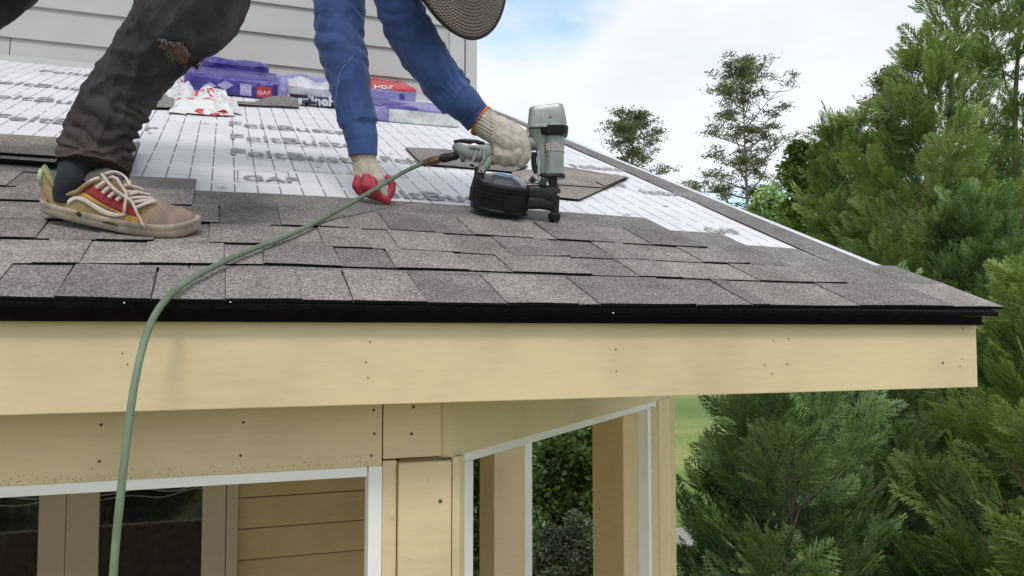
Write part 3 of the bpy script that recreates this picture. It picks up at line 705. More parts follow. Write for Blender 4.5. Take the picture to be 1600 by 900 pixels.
crumple('plastic_sheet', [(298, 180), (360, 182), (352, 172), (304, 168)], tw, P_red, .018, 13, n=12)
crumple('plastic_sheet', [(250, 158), (292, 160), (290, 128), (262, 132)], tw, P_white, .05, 17)
# ================================================================== NAIL GUN
GZ = 1.888
def G(u, v, w=0): return at(u, v, GZ-w*GZ/FOC)
M_al = mat('greenish_gray_cast_metal', (.29, .305, .30), .38, .35, noise=(30, .8, 1.15), bump=(60, .15, .002))
M_al2 = mat('bare_cast_metal', (.42, .42, .43), .35, .75, noise=(40, .6, 1.2), bump=(80, .2, .002))
M_blk = mat('black_gun_plastic', (.006, .006, .007), .42, noise=(30, .8, 1.8), **{'Specular IOR Level': .3})
M_blkm = mat('worn_black_metal', (.010, .010, .011), .42, .2, noise=(60, .6, 3.2), **{'Specular IOR Level': .35})
M_smoke = mat('smoky_clear_lid', (.075, .075, .09), .15, .0)
M_label = mat('worn_gray_label', (.36, .33, .33), .5, noise=(160, .6, 1.3))
M_copper = mat('old_brass_fitting', (.16, .10, .06), .4, .7, noise=(50, .6, 1.6))
gun = tag(empty('nail_gun', G(865, 345)), 'gray and black coil roofing nail gun held down on the shingles', 'nail gun')
def gl(name, pts, m, par=gun, seg=28, rings=None, p=2.0, smooth=True, bev=True):
    """stack of superellipse sections: (u,v,w, half-width, half-depth), px; section plane faces along the stack"""
    A = [np.array(q, float) for q in pts]; V = []; n = len(A); C_ = [G(*q[:3]) for q in A]; sc = GZ/FOC
    for i, a in enumerate(A):
        t = C_[min(i+1, n-1)]-C_[max(i-1, 0)]; t /= np.linalg.norm(t); side = np.cross(t, -Fv); side /= np.linalg.norm(side); fr = np.cross(side, t)
        for k in range(seg):
            w = 2*PI*k/seg; c, s_ = math.cos(w), math.sin(w); c = math.copysign(abs(c)**(2/p), c); s_ = math.copysign(abs(s_)**(2/p), s_)
            V.append(C_[i]+(side*c*a[3]+fr*s_*a[4])*sc)
    Fc = [(i*seg+k, i*seg+(k+1) % seg, (i+1)*seg+(k+1) % seg, (i+1)*seg+k) for i in range(n-1) for k in range(seg)]+[tuple(range(seg))[::-1], tuple((n-1)*seg+k for k in range(seg))]
    o = mk(name, V, Fc, m, par, smooth=False)
    if smooth:
        for f in o.data.polygons: f.use_smooth = len(f.vertices) == 4
        o.data.set_sharp_from_angle(angle=math.radians(35)) if hasattr(o.data, 'set_sharp_from_angle') else None
    return o
# cylinder, housing flare, cap
cyl = gl('cylinder', [(864.5, 203, 0, 17.5, 17.5), (864.5, 235, 0, 17.2, 17.2), (864.3, 236, 0, 17.9, 17.9), (864.3, 238, 0, 17.9, 17.9), (864.2, 239, 0, 17, 17), (864, 273, 0, 16.6, 16.6)], M_al, seg=40)
gl('cylinder_flange', [(862, 272.5, 0, 20, 18), (862, 274, 0, 21.5, 19), (862, 278, 0, 21.5, 19), (862, 279, 0, 20, 18)], M_blkm, p=3)
gl('housing', [(841, 203, 0, 16, 17), (842, 213, 0, 14, 17), (845, 225, 0, 11, 14), (848, 238, 0, 10, 12), (849, 262, 0, 8, 9), (850, 274, 0, 7, 8)], M_al, p=3.2)
gl('cap', [(854.5, 199, 0, 30.5, 24), (854.3, 190, 0, 29.6, 23.5), (853.6, 178, 0, 28, 22), (853, 172, 0, 27, 21), (852.6, 168.6, 0, 25.8, 19.5), (852.4, 167, 0, 23, 16)], M_al, p=7, seg=44)
gl('cap_rib', [(841, 197, 14, 6.5, 9.5), (840.5, 178, 13, 5.6, 9.5), (840, 171, 11, 4.5, 8)], M_al, p=2.4)
gl('cap_flange', [(854.5, 203.5, 0, 30.5, 25), (854.5, 202.8, 0, 32, 26), (854.5, 198.5, 0, 32, 26), (854.5, 197.8, 0, 31, 25)], M_al2, p=4.5, seg=44)
gl('exhaust_band', [(865, 213.5, 0, 20, 23), (865, 212.5, 0, 21.8, 25.5), (865, 200.5, 0, 22.8, 27), (865, 199.5, 0, 21.5, 25.5)], M_blk, p=3.4, seg=40)
for u, v, w in ((846.5, 167, 8), (862.6, 166.5, 8), (831, 172, 10), (876, 170, 10)): gl('bolt', [(u, v+1.5, w, 2.4, 2.4), (u, v-2.3, w, 2.4, 2.4)], M_blkm, seg=8)
gl('bolt', [(860, 184, 23, 1.5, .8), (860, 182.2, 24, 1.5, .8)], M_blkm, seg=8)
mb = MB()
for j in range(9):
    row = []
    for i in range(9):
        a = math.radians(-52+104*i/8+0); row.append(G(864.4+17.9*math.sin(a), 222+j*1.6-0, 17.9*math.cos(a)))
    mb.V += [tuple(x) for x in row]
mb.F = [[j*9+i, j*9+i+1, (j+1)*9+i+1, (j+1)*9+i] for j in range(8) for i in range(8)]; mb.M = [0]*64
mb.build('label', M_label, cyl)
for j in range(4): gl('rivet', [(852.0, 222+j*5, 13.5, 1.1, .8), (852.0, 224+j*5, 13.5, 1.1, .8)], M_blk, par=cyl, seg=6)
# nose
gl('nose', [(857, 279, 0, 14, 12), (859, 288, 0, 13, 11), (864, 296, 0, 9.5, 9), (866.5, 312, 0, 8, 8), (867, 330, 0, 6.4, 6.5), (867, 336, 0, 6, 6)], M_blkm, p=3)
gl('nose_foot', [(866, 333.5, 0, 9, 8), (866, 335, 0, 10, 9), (866, 341, 0, 9.4, 8.5), (866, 343, 0, 8.5, 8), (866, 345.5, 0, 8, 7)], M_blk, p=2.6)
gl('feed_arm', [(818, 303, 6, 9, 9), (832, 301, 6, 12, 12), (848, 303, 5, 14, 11), (864, 306, 3, 15, 9), (873, 308, 2, 13, 6)], M_blkm, p=3.2)
gl('feed_door', [(820, 317, 12, 10, 5), (845, 318, 12, 9, 5), (862, 323, 8, 7, 4)], M_blk, p=3)
gl('latch', [(829, 284, 8, 4, 4), (832, 278, 8, 4, 4), (836, 284, 8, 4, 4)], M_blkm, p=2.4)
gl('latch', [(846, 290, 14, 6, 4), (850, 283, 14, 7, 4), (853, 279, 12, 6, 4)], M_blkm, p=3)
gl('adjuster', [(842, 283, 14, 3.4, 3.4), (843.5, 276, 14, 3.4, 3.4)], M_al2, seg=10)
gl('adjuster', [(854, 284, 15, 2.6, 2.6), (855.5, 290, 15, 2.6, 2.6)], M_al2, seg=10)
gl('bolt', [(873, 302.5, 10, 3, 3), (873, 306, 10, 3, 3)], M_al2, seg=8)
# magazine: ribbed drum under a smoky lid, axis tipped toward the eave
dr = []
A0 = np.array([786.0, 287, 2]); AX = np.array([-.16, 1.0, -.25])
for h, r_ in ((-2, 43), (0, 45.5), (3.0, 46), (3.6, 45), (5.5, 45), (6, 47), (8.5, 47), (9, 45.6), (11.5, 45.6), (12, 47.4), (14.5, 47.4), (15, 46), (17.5, 46), (18, 47.6), (20, 47.6), (20.6, 46.4), (36, 45.5), (37, 46.3), (40, 46), (42, 43)):
    c_ = A0+AX*h; dr.append((c_[0], c_[1], c_[2], r_*(1 if h > 0 else 1), r_*.92))
# sections perpendicular to the tipped axis
drum = gl('magazine', dr, M_blk, p=2.3, seg=56)
gl('magazine_lid', [(786.3, 285.5, 2, 41, 39), (786.6, 283.5, 3, 39, 37), (787.6, 277, 5, 27, 26), (788.2, 273.5, 6, 15, 15)], M_smoke, p=2.6, seg=10, smooth=False)
gl('magazine_hinge', [(829, 290, 4, 7, 8), (829, 306, 4, 8, 9), (828, 326, 2, 7, 8)], M_blk, p=3)
gl('magazine_door', [(804, 306, 44, 15, 3), (802, 320, 41, 15, 3), (801, 328, 38, 13, 3)], M_blk, p=4)
gl('strap', [(750, 262, 10, 8, 5), (748, 278, 12, 8, 5), (742, 296, 14, 7.5, 5), (738, 314, 12, 6, 5)], M_blk, p=4)
gl('bracket', [(764, 236, 6, 10, 9), (762, 248, 7, 11, 9), (757, 258, 8, 9.5, 8), (753, 266, 10, 7, 7), (752.5, 272, 10, 4, 5)], M_al, p=2.6)
gl('bolt', [(752, 264.4, 18, 4.4, 2.2), (752, 269.6, 18, 4.4, 2.2)], M_al2, seg=10)
gl('bolt', [(752, 265.8, 20, 1.8, 2.2), (752, 268.2, 20, 1.8, 2.2)], M_blkm, seg=8)
# handle end
gl('handle_end', [(712, 226, 4, 8, 14), (716, 230, 4, 10.5, 17), (728, 236, 4, 13, 18), (745, 239, 4, 15, 17), (760, 238, 4, 14, 14), (768, 236, 4, 11, 12)], M_al, p=3.4)
gl('handle_end_cap', [(710, 223.5, 4, 3.2, 15), (722, 223.0, 4, 4.4, 18), (742, 224, 4, 4.6, 18), (757, 226, 4, 3, 15)], M_blkm, p=3)
gl('rib', [(744, 235, 20, 3, 3), (741, 246, 20, 3, 3), (738, 253, 18, 2.6, 3)], M_al2, p=2.2); gl('rib', [(756, 233, 19, 3, 3), (757, 246, 19, 3, 3), (753, 256, 17, 2.6, 3)], M_al2, p=2.2)
gl('rib', [(733, 229, 21, 4, 3), (741, 228, 22, 5, 3.5), (750, 231, 20, 4, 3)], M_al2, p=2.2)
gl('bolt', [(738, 257, 14, 3.4, 3.4), (737, 260.5, 14, 3.4, 3.4)], M_blkm, seg=8)
gl('fitting_disc', [(717.5, 243, 4, 11.5, 12), (719, 242.6, 4, 12.4, 13), (724, 241.6, 4, 12.4, 13), (725.5, 241.2, 4, 10.5, 11)], M_al2, seg=24)
gl('hose_coupler', [(724, 241.5, 4, 4.5, 4.5), (714, 243.2, 4, 5, 5), (713.5, 243.3, 4, 6.6, 6.6), (700, 246, 4, 6.6, 6.6), (699, 246.2, 4, 7.4, 7.4), (690, 248, 4, 7, 7), (689, 248.2, 4, 5, 5), (684, 249.4, 4, 5, 5)], M_blkm, seg=18)
gl('hose_coupler', [(686, 249, 4, 5.6, 5.6), (684.5, 249.3, 4, 6.8, 6.8), (672, 252.4, 4, 6.6, 6.6), (671, 252.6, 4, 5.7, 5.7), (661, 256, 4, 5.6, 5.6)], M_copper, seg=14)
gl('handle', [(762, 236, 2, 10, 10), (785, 233, 0, 9.5, 10), (810, 229, 0, 10, 11), (836, 222, 0, 13, 13)], M_al, p=2.4)
gl('trigger', [(834.5, 238, 6, 4, 4), (834, 250, 6, 4.4, 4), (835, 262, 6, 4.4, 4), (838, 271, 6, 3.4, 4)], M_blk, p=2.6)
gl('trigger_guard', [(841, 236, 8, 3, 4), (842, 255, 8, 2.6, 4), (842, 274, 8, 3.4, 4)], M_al2, p=2.6)
# ================================================================== AIR HOSE
M_hose = mat('pale_green_rubber_hose', (.135, .185, .12), .55, noise=(14, .72, 1.25), bump=(70, .15, .002))
hp = [(664, 254.5, 1.884), (645, 261.5, 1.878), (622, 274, 1.835), (600, 287, 1.79), (560, 311, 1.715), (520, 333, 1.64), (480, 354, 1.555), (440, 372, 1.455), (400, 387, 1.37), (360, 404, 1.29), (320, 424, 1.225), (290, 441, 1.18), (265, 461, 1.135), (246, 485, 1.085), (232, 512, 1.045), (222, 545, 1.02), (214, 580, 1.0), (206, 625, .985), (198, 690, .97), (191, 750, .96), (184, 815, .95), (179, 870, .945), (176, 920, .94), (168, 1100, .95), (160, 1500, 1.0)]
def clear_roof(P, m=.0085):
    n_ = (P-E0)@RN; s_ = (P-E0)@RS
    if s_ < -.03 or n_ > .017+m: return P
    d = CAM-P; return P+d*((.017+m-n_)/(d@RN))
hp = cat(np.array([at(*h) for h in hp]), 150); hp = np.array([clear_roof(P) for P in hp]); hp[2:-2] = (hp[:-4]+hp[1:-3]+hp[2:-2]+hp[3:-1]+hp[4:])/5; mb = MB(); mb.tube(list(hp), [.0047+.00012*math.sin(i*.7) for i in range(150)], 16)
hose = mb.build('air_hose', M_hose, None, True); tag(hose, 'pale green air hose running from the nail gun over the eave and down', 'hose')
# ================================================================== PERSON
person = tag(empty('person', at(250, 330, 1.6)), 'person bending over in torn dark jeans, blue jacket and knit gloves with nail gun', 'person')
M_skin = mat('skin', (.36, .21, .14), .55, noise=(30, .85, 1.1)); 
def denim():
    m = mat('charcoal_denim', (.040, .036, .040), .85); t = m.node_tree; b = t.nodes['Principled BSDF']; ge = N(t, 'ShaderNodeNewGeometry')
    n_ = N(t, 'ShaderNodeTexNoise', Scale=7, Detail=7, Roughness=.62); t.links.new(ge.outputs['Position'], n_.inputs['Vector'])
    c = ramp(t, n_.outputs[0], [(.32, (.009, .008, .011)), (.5, (.025, .021, .025)), (.68, (.075, .064, .068))])
    n2 = N(t, 'ShaderNodeTexNoise', Scale=3.3, Detail=3); t.links.new(ge.outputs['Position'], n2.inputs['Vector'])
    c = mixc(t, ramp(t, n2.outputs[0], [(.46, (0, 0, 0)), (.68, (.6, .6, .6))]), c, (.070, .038, .032))
    n3 = N(t, 'ShaderNodeTexNoise', Scale=420, Detail=1); t.links.new(ge.outputs['Position'], n3.inputs['Vector']); c = mixc(t, 1., c, ramp(t, n3.outputs[0], [(.3, (.75, .75, .75)), (.7, (1.3, 1.3, 1.3))]), 'MULTIPLY')
    t.links.new(c, b.inputs['Base Color']); bp = N(t, 'ShaderNodeBump', Strength=.5, Distance=.004); n4 = N(t, 'ShaderNodeTexNoise', Scale=45, Detail=6); t.links.new(ge.outputs['Position'], n4.inputs['Vector']); t.links.new(n4.outputs[0], bp.inputs['Height']); t.links.new(bp.outputs[0], b.inputs['Normal']); return m

def creases(m, sc, dist, stretch=(1, 1, .45)):
    t = m.node_tree; b = t.nodes['Principled BSDF']; ge = N(t, 'ShaderNodeNewGeometry'); mp_ = N(t, 'ShaderNodeMapping'); mp_.inputs['Scale'].default_value = stretch; mp_.inputs['Rotation'].default_value = (.3, .6, .2)
    t.links.new(ge.outputs['Position'], mp_.inputs[0]); n_ = N(t, 'ShaderNodeTexNoise', Scale=sc, Detail=3, Distortion=1.4); n_.noise_type = 'RIDGED_MULTIFRACTAL'; t.links.new(mp_.outputs[0], n_.inputs['Vector'])
    bp = N(t, 'ShaderNodeBump', Strength=.55, Distance=dist); t.links.new(n_.outputs[0], bp.inputs['Height'])
    old = b.inputs['Normal'].links[0].from_node; t.links.new(bp.outputs[0], old.inputs['Normal'])
M_den = denim(); creases(M_den, 11, .007)
def bluecloth():
    m = mat('worn_blue_cotton', (.045, .095, .27), .85); t = m.node_tree; b = t.nodes['Principled BSDF']; ge = N(t, 'ShaderNodeNewGeometry')
    n_ = N(t, 'ShaderNodeTexNoise', Scale=8, Detail=6, Roughness=.6); t.links.new(ge.outputs['Position'], n_.inputs['Vector'])
    c = ramp(t, n_.outputs[0], [(.28, (.020, .042, .150)), (.5, (.034, .075, .24)), (.72, (.062, .125, .34))]); t.links.new(c, b.inputs['Base Color'])
    b.inputs['Sheen Weight'].default_value = .15
    bp = N(t, 'ShaderNodeBump', Strength=.4, Distance=.003); n4 = N(t, 'ShaderNodeTexNoise', Scale=85, Detail=8, Roughness=.7); t.links.new(ge.outputs['Position'], n4.inputs['Vector']); t.links.new(n4.outputs[0], bp.inputs['Height']); t.links.new(bp.outputs[0], b.inputs['Normal']); return m
M_blue = bluecloth(); creases(M_blue, 9, .006, (1, 1, .6))
M_knit = mat('dirty_white_knit', (.56, .49, .43), .9, noise=(38, .62, 1.2, 7), bump=(240, .7, .002))
M_knitd = mat('orange_hem', (.62, .16, .035), .85, bump=(200, .5, .002))
M_rub = mat('red_rubber_palm', (.40, .03, .055), .55, noise=(90, .7, 1.3), bump=(130, .6, .002))
LZ = 1.405
def fold(a, b_, c_, sh=1.6): return (1-min(1, abs(nz(a, b_, c_))*sh*1.6))**2
def jeans(u, w, cs):
    c, s_ = cs; d = 6*nz(c*.9, s_*.9, u*2.6)+2.5*nz(c*2+5, s_*2, u*8)+1.2*fold(c*3, s_*3, u*24)
    up = u*1.0
    d += 9*fold(c*.75+u*2.0, s_*.75, up*4.2+3)*min(1, 3*u)              # long soft creases
    d += 4.5*fold(c*1.3-u*3.5, s_*1.3, up*9+8)+2.2*fold(c*2.6+u*6, s_*2.6, up*18+2)
    k = max(0, 1-abs(u-.10)/.14)                                        # stacked folds at the ankle
    d += k*(9*(abs(math.sin(u*92+2.4*c+5.0*nz(c*1.3, s_*1.3, u*6)))-.5))*(.6+.8*nz(c*2+3, s_*2, u*9)+.4)
    k = max(0, 1-abs(u-.62)/.14); d += k*4.5*(abs(math.sin(u*60-2.2*c+2*nz(c, s_, u*5)))-.5)
    return d
LEG = [(145, 264, LZ-.006, 50, 44), (149, 246, LZ, 51, 46), (155, 225, LZ, 46, 44), (166, 200, LZ, 41, 41), (187, 155, LZ, 44, 43), (222, 103, LZ-.01, 50, 49), (256, 58, LZ-.03, 58, 55), (290, 10, LZ-.05, 70, 64), (300, -45, LZ-.03, 72, 66), (262, -100, LZ+.02, 72, 70), (190, -160, LZ+.1, 80, 80), (95, -225, LZ+.18, 88, 88)]
V1, F1 = limb(LEG, 190, 120, jeans)
V2, F2_ = limb([(95, -225, LZ+.2, 95, 90), (40, -140, LZ+.24, 82, 80), (-8, -55, LZ+.20, 70, 68), (-28, -22, LZ+.18, 62, 60), (-60, 0, LZ+.2, 58, 56), (-120, 70, LZ+.24, 54, 52), (-170, 140, LZ+.25, 48, 46), (-185, 205, LZ+.26, 44, 44)], 120, 60, lambda u, w, cs: 5*nz(cs[0], cs[1], u*6)+5*fold(cs[0], cs[1], u*10))
VV = list(V1)+list(V2); FF = F1+[[i+len(V1) for i in f] for f in F2_]
hip = capsules([(at(95, -225, LZ+.16), .12, at(70, -235, LZ+.40), .12)], 16); VV += hip.V and [np.array(v) for v in hip.V]; FF += [[i+len(V1)+len(V2) for i in f] for f in hip.F]
jeans_o = mk('trousers', VV, FF, M_den, person, smooth=True); BJ = bvh(V1, F1)
# the rip over the shin: inner cloth, rolled frayed lips and loose threads
M_in = mat('brown_inner_cloth', (.12, .06, .045), .85, noise=(40, .6, 1.5)); M_fray = mat('frayed_gray_threads', (.14, .12, .115), .9); M_frayd = mat('black_threads', (.015, .013, .014), .9)
up_ = [(250, 60), (258, 62), (268, 66), (278, 66), (288, 73), (296, 82)]; lo_ = [(252, 62), (258, 70), (264, 80), (272, 88), (282, 95), (292, 100)]
V = []; 
for j in range(7):
    for a, b_ in zip(up_, lo_): V.append(drape(BJ, a[0]+(b_[0]-a[0])*j/6, a[1]+(b_[1]-a[1])*j/6, .0018, LZ-.08))
mk('torn_patch', V, [(j*6+i, j*6+i+1, (j+1)*6+i+1, (j+1)*6+i) for j in range(6) for i in range(5)], M_in, jeans_o, smooth=True)
mb = MB(); rr = random.Random(5)
for line, nn in ((up_, 90), (lo_, 60)):
    L_ = np.array(line, float)
    for i in range(nn):
        t = rr.random()*(len(L_)-1); k_ = int(t); q = L_[k_]*(1-t+k_)+L_[k_+1]*(t-k_); p = drape(BJ, q[0], q[1]+rr.uniform(-2, 2), .003, LZ-.08)
        if p is None: continue
        d_ = Rv*rr.uniform(-1, 1)+Uv*rr.uniform(-1, .6)-Fv*.4; mb.tube([p, p+d_*.004, p+d_*.007+Uv*rr.uniform(-.003, .002)], [.0010, .0007, .0004], 4, cap=False)
mb.build('frayed_edge', M_fray, jeans_o)
mb = MB()
for (cx_, cy_, nn, ln) in ((326, 52, 40, 13), (302, 92, 34, 14), (310, 84, 20, 10)):
    for i in range(nn):
        p = at(cx_+rr.gauss(0, 4), cy_+rr.gauss(0, 4), LZ-.03+rr.gauss(0, .01)); e = p+(Rv*rr.uniform(.1, .8)+Uv*rr.uniform(-1.4, .1))*ln*1.1e-3*rr.uniform(.6, 1.1)
        mb.tube([p, (p+e)/2+Rv*.001*rr.gauss(0, 1), e], [.0016, .0010, .0004], 4, cap=False)
mb.build('loose_threads', M_frayd, jeans_o)
# ---- jacket: two sleeves and the trunk as one garment
def sleeve(sd_, bend):
    def f(u, w, cs):
        c, s_ = cs; d = 3.2*nz(c*.9+sd_, s_*.9, u*3)+1.2*nz(c*2, s_*2+sd_, u*9)
        d += 3.2*fold(c*.8+u*1.5+sd_, s_*.8, u*7+sd_)+1.9*fold(c*1.5-u*5, s_*1.5+sd_, u*9)+.5*fold(c*2.5+u*7, s_*2.5+sd_, u*16)
        k = max(0, 1-abs(u-bend)/.22); d += k*3.2*(abs(math.sin(u*46+2.4*c+2*nz(c, s_, u*6+sd_)))-.5)
        k = max(0, 1-abs(u-.82)/.08); d += k*2.4*abs(math.sin(w*9+nz(c, s_, sd_)*3))
        if u > .875: d = -.5+.35*math.sin(w*34)+.8*nz(c, s_, u*3)
        return d
    return f
SL = [(520, -150, 1.99, 58, 55), (526, -60, 1.93, 46, 44), (529, 0, 1.89, 38.5, 38), (531, 40, 1.88, 37, 36), (538, 92, 1.87, 33, 33), (549, 145, 1.865, 29, 30), (558, 185, 1.862, 27, 28), (564, 212, 1.86, 26, 26), (565.5, 221, 1.86, 24.5, 24.5), (567, 244, 1.86, 22.5, 22.5)]
SR = [(600, -170, 1.72, 58, 55), (608, -80, 1.76, 45, 43), (617, -20, 1.80, 37, 36), (628, 20, 1.82, 35, 34), (650, 66, 1.84, 34, 33), (678, 108, 1.85, 31, 30), (705, 144, 1.86, 29, 28), (726, 163, 1.868, 28, 27), (733, 170, 1.882, 25.5, 25), (749, 189, 1.887, 24, 23.5)]
Va, Fa = limb(SL, 170, 90, sleeve(3, .55)); Vb, Fb = limb(SR, 170, 90, sleeve(9, .5))
tor = capsules([(at(520, -160, 1.99), .085, at(600, -185, 1.74), .085), (at(560, -190, 1.87), .15, at(330, -260, 1.83), .145), (at(330, -260, 1.83), .145, at(120, -250, 1.80), .13), (at(600, -215, 1.85), .07, at(650, -190, 1.85), .055)], 18)
Vt, Ft = organic(None, tor, .014, None, None, it=6)
VV = list(Va)+list(Vb)+list(Vt); FF = Fa+[[i+len(Va) for i in f] for f in Fb]+[[i+len(Va)+len(Vb) for i in f] for f in Ft]
jacket = mk('jacket', VV, FF, M_blue, person, smooth=True); BS = bvh(list(Va)+list(Vb), Fa+[[i+len(Va) for i in f] for f in Fb])
M_redsh = mat('dark_red_undershirt', (.20, .03, .022), .85, noise=(20, .6, 1.3))
V, Fc = limb([(556, -130, 1.90, 30, 30), (557, -50, 1.90, 20, 24), (556, 0, 1.90, 13.5, 20), (557, 18, 1.90, 10, 12), (558, 26, 1.90, 5, 6)], 40, 24, lambda u, w, cs: 2*nz(cs[0], cs[1], u*8)); mk('undershirt', V, Fc, M_redsh, person, smooth=True)
# seam down the left sleeve
mb = MB(); pts = [drape(BS, x, y, .0006, 1.84) for x, y in ((567, 60), (560, 75), (548, 92), (537, 104), (531, 115), (527, 135), (524, 160), (527, 185))]
mb.tube([p for p in pts if p is not None], .0007, 5); mb.build('seam', mat('pale_stitching', (.25, .32, .5), .8), jacket)
# ---- body under the clothes, head and face
bd = [(at(600, -205, 1.85), .06, at(665, -175, 1.85), .052), (at(690, -150, 1.85), .088, at(715, -135, 1.85), .085), (at(700, -118, 1.85), .07, at(712, -105, 1.86), .055), (at(560, -190, 1.87), .12, at(120, -240, 1.78), .11),
      (at(520, -150, 1.99), .05, at(538, 92, 1.87), .028), (at(538, 92, 1.87), .028, at(567, 240, 1.86), .024), (at(600, -170, 1.72), .05, at(650, 66, 1.84), .028), (at(650, 66, 1.84), .028, at(738, 176, 1.885), .013),
      (at(95, -225, LZ+.2), .09, at(290, -30, LZ), .055), (at(290, -30, LZ), .05, at(165, 190, LZ), .026), (at(95, -225, LZ+.36), .09, at(-28, -22, LZ+.2), .055), (at(-28, -22, LZ+.2), .05, at(-185, 205, LZ+.26), .035)]
fn = at(722, -88, 1.83); up2 = at(715, -135, 1.85)
bd += [(fn, .012, fn+Rv*.012-Uv*.010, .010)]
for sgn in (-1, 1): bd.append((up2-Fv*.085*sgn+Uv*.0, .016, up2-Fv*.088*sgn+Rv*.02, .012))
body = organic('body', capsules(bd, 16), .009, M_skin, person, it=3)
M_eye = mat('eye', (.03, .02, .02), .2); M_lip = mat('lips', (.30, .12, .10), .5)
for sgn in (-1, 1):
    mb = MB(); p = up2-Uv*.062+Rv*.045-Fv*.032*sgn; mb.tube([p+Uv*.01, p, p-Uv*.006], [.008, .011, .003], 10); mb.build('eye', M_eye, body)
mb = MB(); p = up2-Uv*.078-Rv*.015; mb.tube([p-Fv*.022, p-Uv*.004, p+Fv*.022], [.002, .006, .002], 8); mb.build('mouth', M_lip, body)
hr = organic('hair', capsules([(up2+Rv*.02+Uv*.03, .086, up2+Rv*.035+Uv*.02, .08), (up2+Uv*.04-Rv*.02, .07, up2-Rv*.05+Uv*.03, .06)], 16), .01, mat('black_hair', (.012, .01, .01), .6), person)
# ---- woven hat
HC = at(717, -92, 1.78); hn = Rv*.80-Fv*.56+Uv*.14; hn /= np.linalg.norm(hn); ha = np.cross(hn, Uv); ha /= np.linalg.norm(ha); hb = np.cross(hn, ha)
def hatmat():
    m = mat('woven_straw', (.15, .11, .095), .8); t = m.node_tree; b = t.nodes['Principled BSDF']; u = N(t, 'ShaderNodeUVMap'); sp = N(t, 'ShaderNodeSeparateXYZ'); t.links.new(u.outputs[0], sp.inputs[0])
    def mm(op, a, b_=None):
        n = N(t, 'ShaderNodeMath', operation=op)
        for i, v in enumerate((a, b_)):
            if v is None: continue
            if hasattr(v, 'links'): t.links.new(v, n.inputs[i])
            else: n.inputs[i].default_value = v
        return n.outputs[0]
    f = mm('SINE', mm('MULTIPLY', sp.outputs[0], 6.283*110)); g = mm('SINE', mm('ADD', mm('MULTIPLY', sp.outputs[1], 6.283*24), mm('MULTIPLY', f, 1.3)))
    c = ramp(t, mm('MULTIPLY_ADD' if False else 'MULTIPLY', mm('ADD', g, 1.0), .5), [(.15, (.09, .065, .06)), (.6, (.28, .215, .19)), (1, (.42, .34, .30))]); t.links.new(c, b.inputs['Base Color'])
    bp = N(t, 'ShaderNodeBump', Strength=.8, Distance=.003); t.links.new(g, bp.inputs['Height']); t.links.new(bp.outputs[0], b.inputs['Normal']); return m
prof = [(.0, .115), (.04, .112), (.075, .095), (.092, .06), (.096, .01), (.102, .002), (.13, -.004), (.165, -.012), (.20, -.022), (.202, -.0235), (.200, -.0255), (.165, -.0155), (.13, -.0075), (.10, -.003)]
seg = 120; V = []; UVh = []
for j, (r_, h) in enumerate(prof):
    for k in range(seg):
        w = 2*PI*k/seg; hh = h+.008*math.sin(2*w+.5)*(r_/.2)**2; V.append(HC+(ha*math.cos(w)+hb*math.sin(w))*max(r_, .0005)+hn*hh); UVh.append((k/seg, j/7 if j < 8 else 1-(j-8)/7))
Fc = [(j*seg+k, j*seg+(k+1) % seg, (j+1)*seg+(k+1) % seg, (j+1)*seg+k) for j in range(len(prof)-1) for k in range(seg)]
UVr = {i: (u[0], prof[i//seg][0]*6) for i, u in enumerate(UVh)}
hat = mk('hat', V, Fc, hatmat(), person, smooth=True); ul = hat.data.uv_layers.new(name='UVMap'); fl = []
for p_ in hat.data.polygons:
    ks = [v % seg for v in p_.vertices]; wrap = (max(ks) > seg/2 and min(ks) == 0)
    for v in p_.vertices: kk = v % seg; fl += [((kk+seg if (wrap and kk == 0) else kk)/seg), UVr[v][1]]
ul.data.foreach_set('uv', fl)
mb = MB(); mb.tube([HC+(ha*math.cos(2*PI*k/96)+hb*math.sin(2*PI*k/96))*.201+hn*(-.0235+.008*math.sin(4*PI*k/96+.5)) for k in range(97)], .0045, 8, cap=False); mb.build('hat_binding', mat('dark_brown_binding', (.022, .014, .014), .8, bump=(200, .4, .002)), hat, True)
# ---- gloves
def cuff(name, pts, par, nrib, m=M_knit):
    V, Fc = limb(pts, 40, 144, lambda u, w, cs: .75*math.sin(w*nrib)+1.3*nz(cs[0], cs[1], u*3)+.8*math.sin(u*9)); return mk(name, V, Fc, m, par, smooth=True)
def gcap(L_, z0=GZ): return capsules([(at(a[0], a[1], z0-a[2]*z0/FOC), a[3]*z0/FOC, at(b[0], b[1], z0-b[2]*z0/FOC), b[3]*z0/FOC) for a, b in L_], 14)
gr = gcap([((779, 204, 6, 20), (786, 208, 10, 21)), ((784, 206, 10, 21), (803, 213, 12, 18)), ((786, 216, 12, 21), (800, 226, 14, 20)), ((795, 202, 6, 15), (815, 214, 8, 12)),
   ((811, 213, 12, 13), (819, 228, 17, 10.5)), ((819, 228, 17, 10.5), (822, 243, 17, 9)), ((822, 243, 17, 9), (815, 256, 12, 7.5)),
   ((804, 222, 15, 12), (807, 238, 20, 10.5)), ((807, 238, 20, 10.5), (803, 250, 16, 9)), ((803, 250, 16, 9), (800, 253, 2, 8)),
   ((791, 226, 15, 12), (794, 243, 19, 10.5)), ((794, 243, 19, 10.5), (790, 252, 13, 9)), ((790, 252, 13, 9), (788, 253, 0, 8)),
   ((779, 224, 12, 12), (780, 240, 16, 10)), ((780, 240, 16, 10), (777, 249, 10, 8.5)), ((777, 249, 10, 8.5), (776, 248, -2, 7.5)),
   ((778, 214, -8, 13), (800, 224, -16, 10)), ((800, 224, -16, 10), (818, 236, -16, 8.5))])
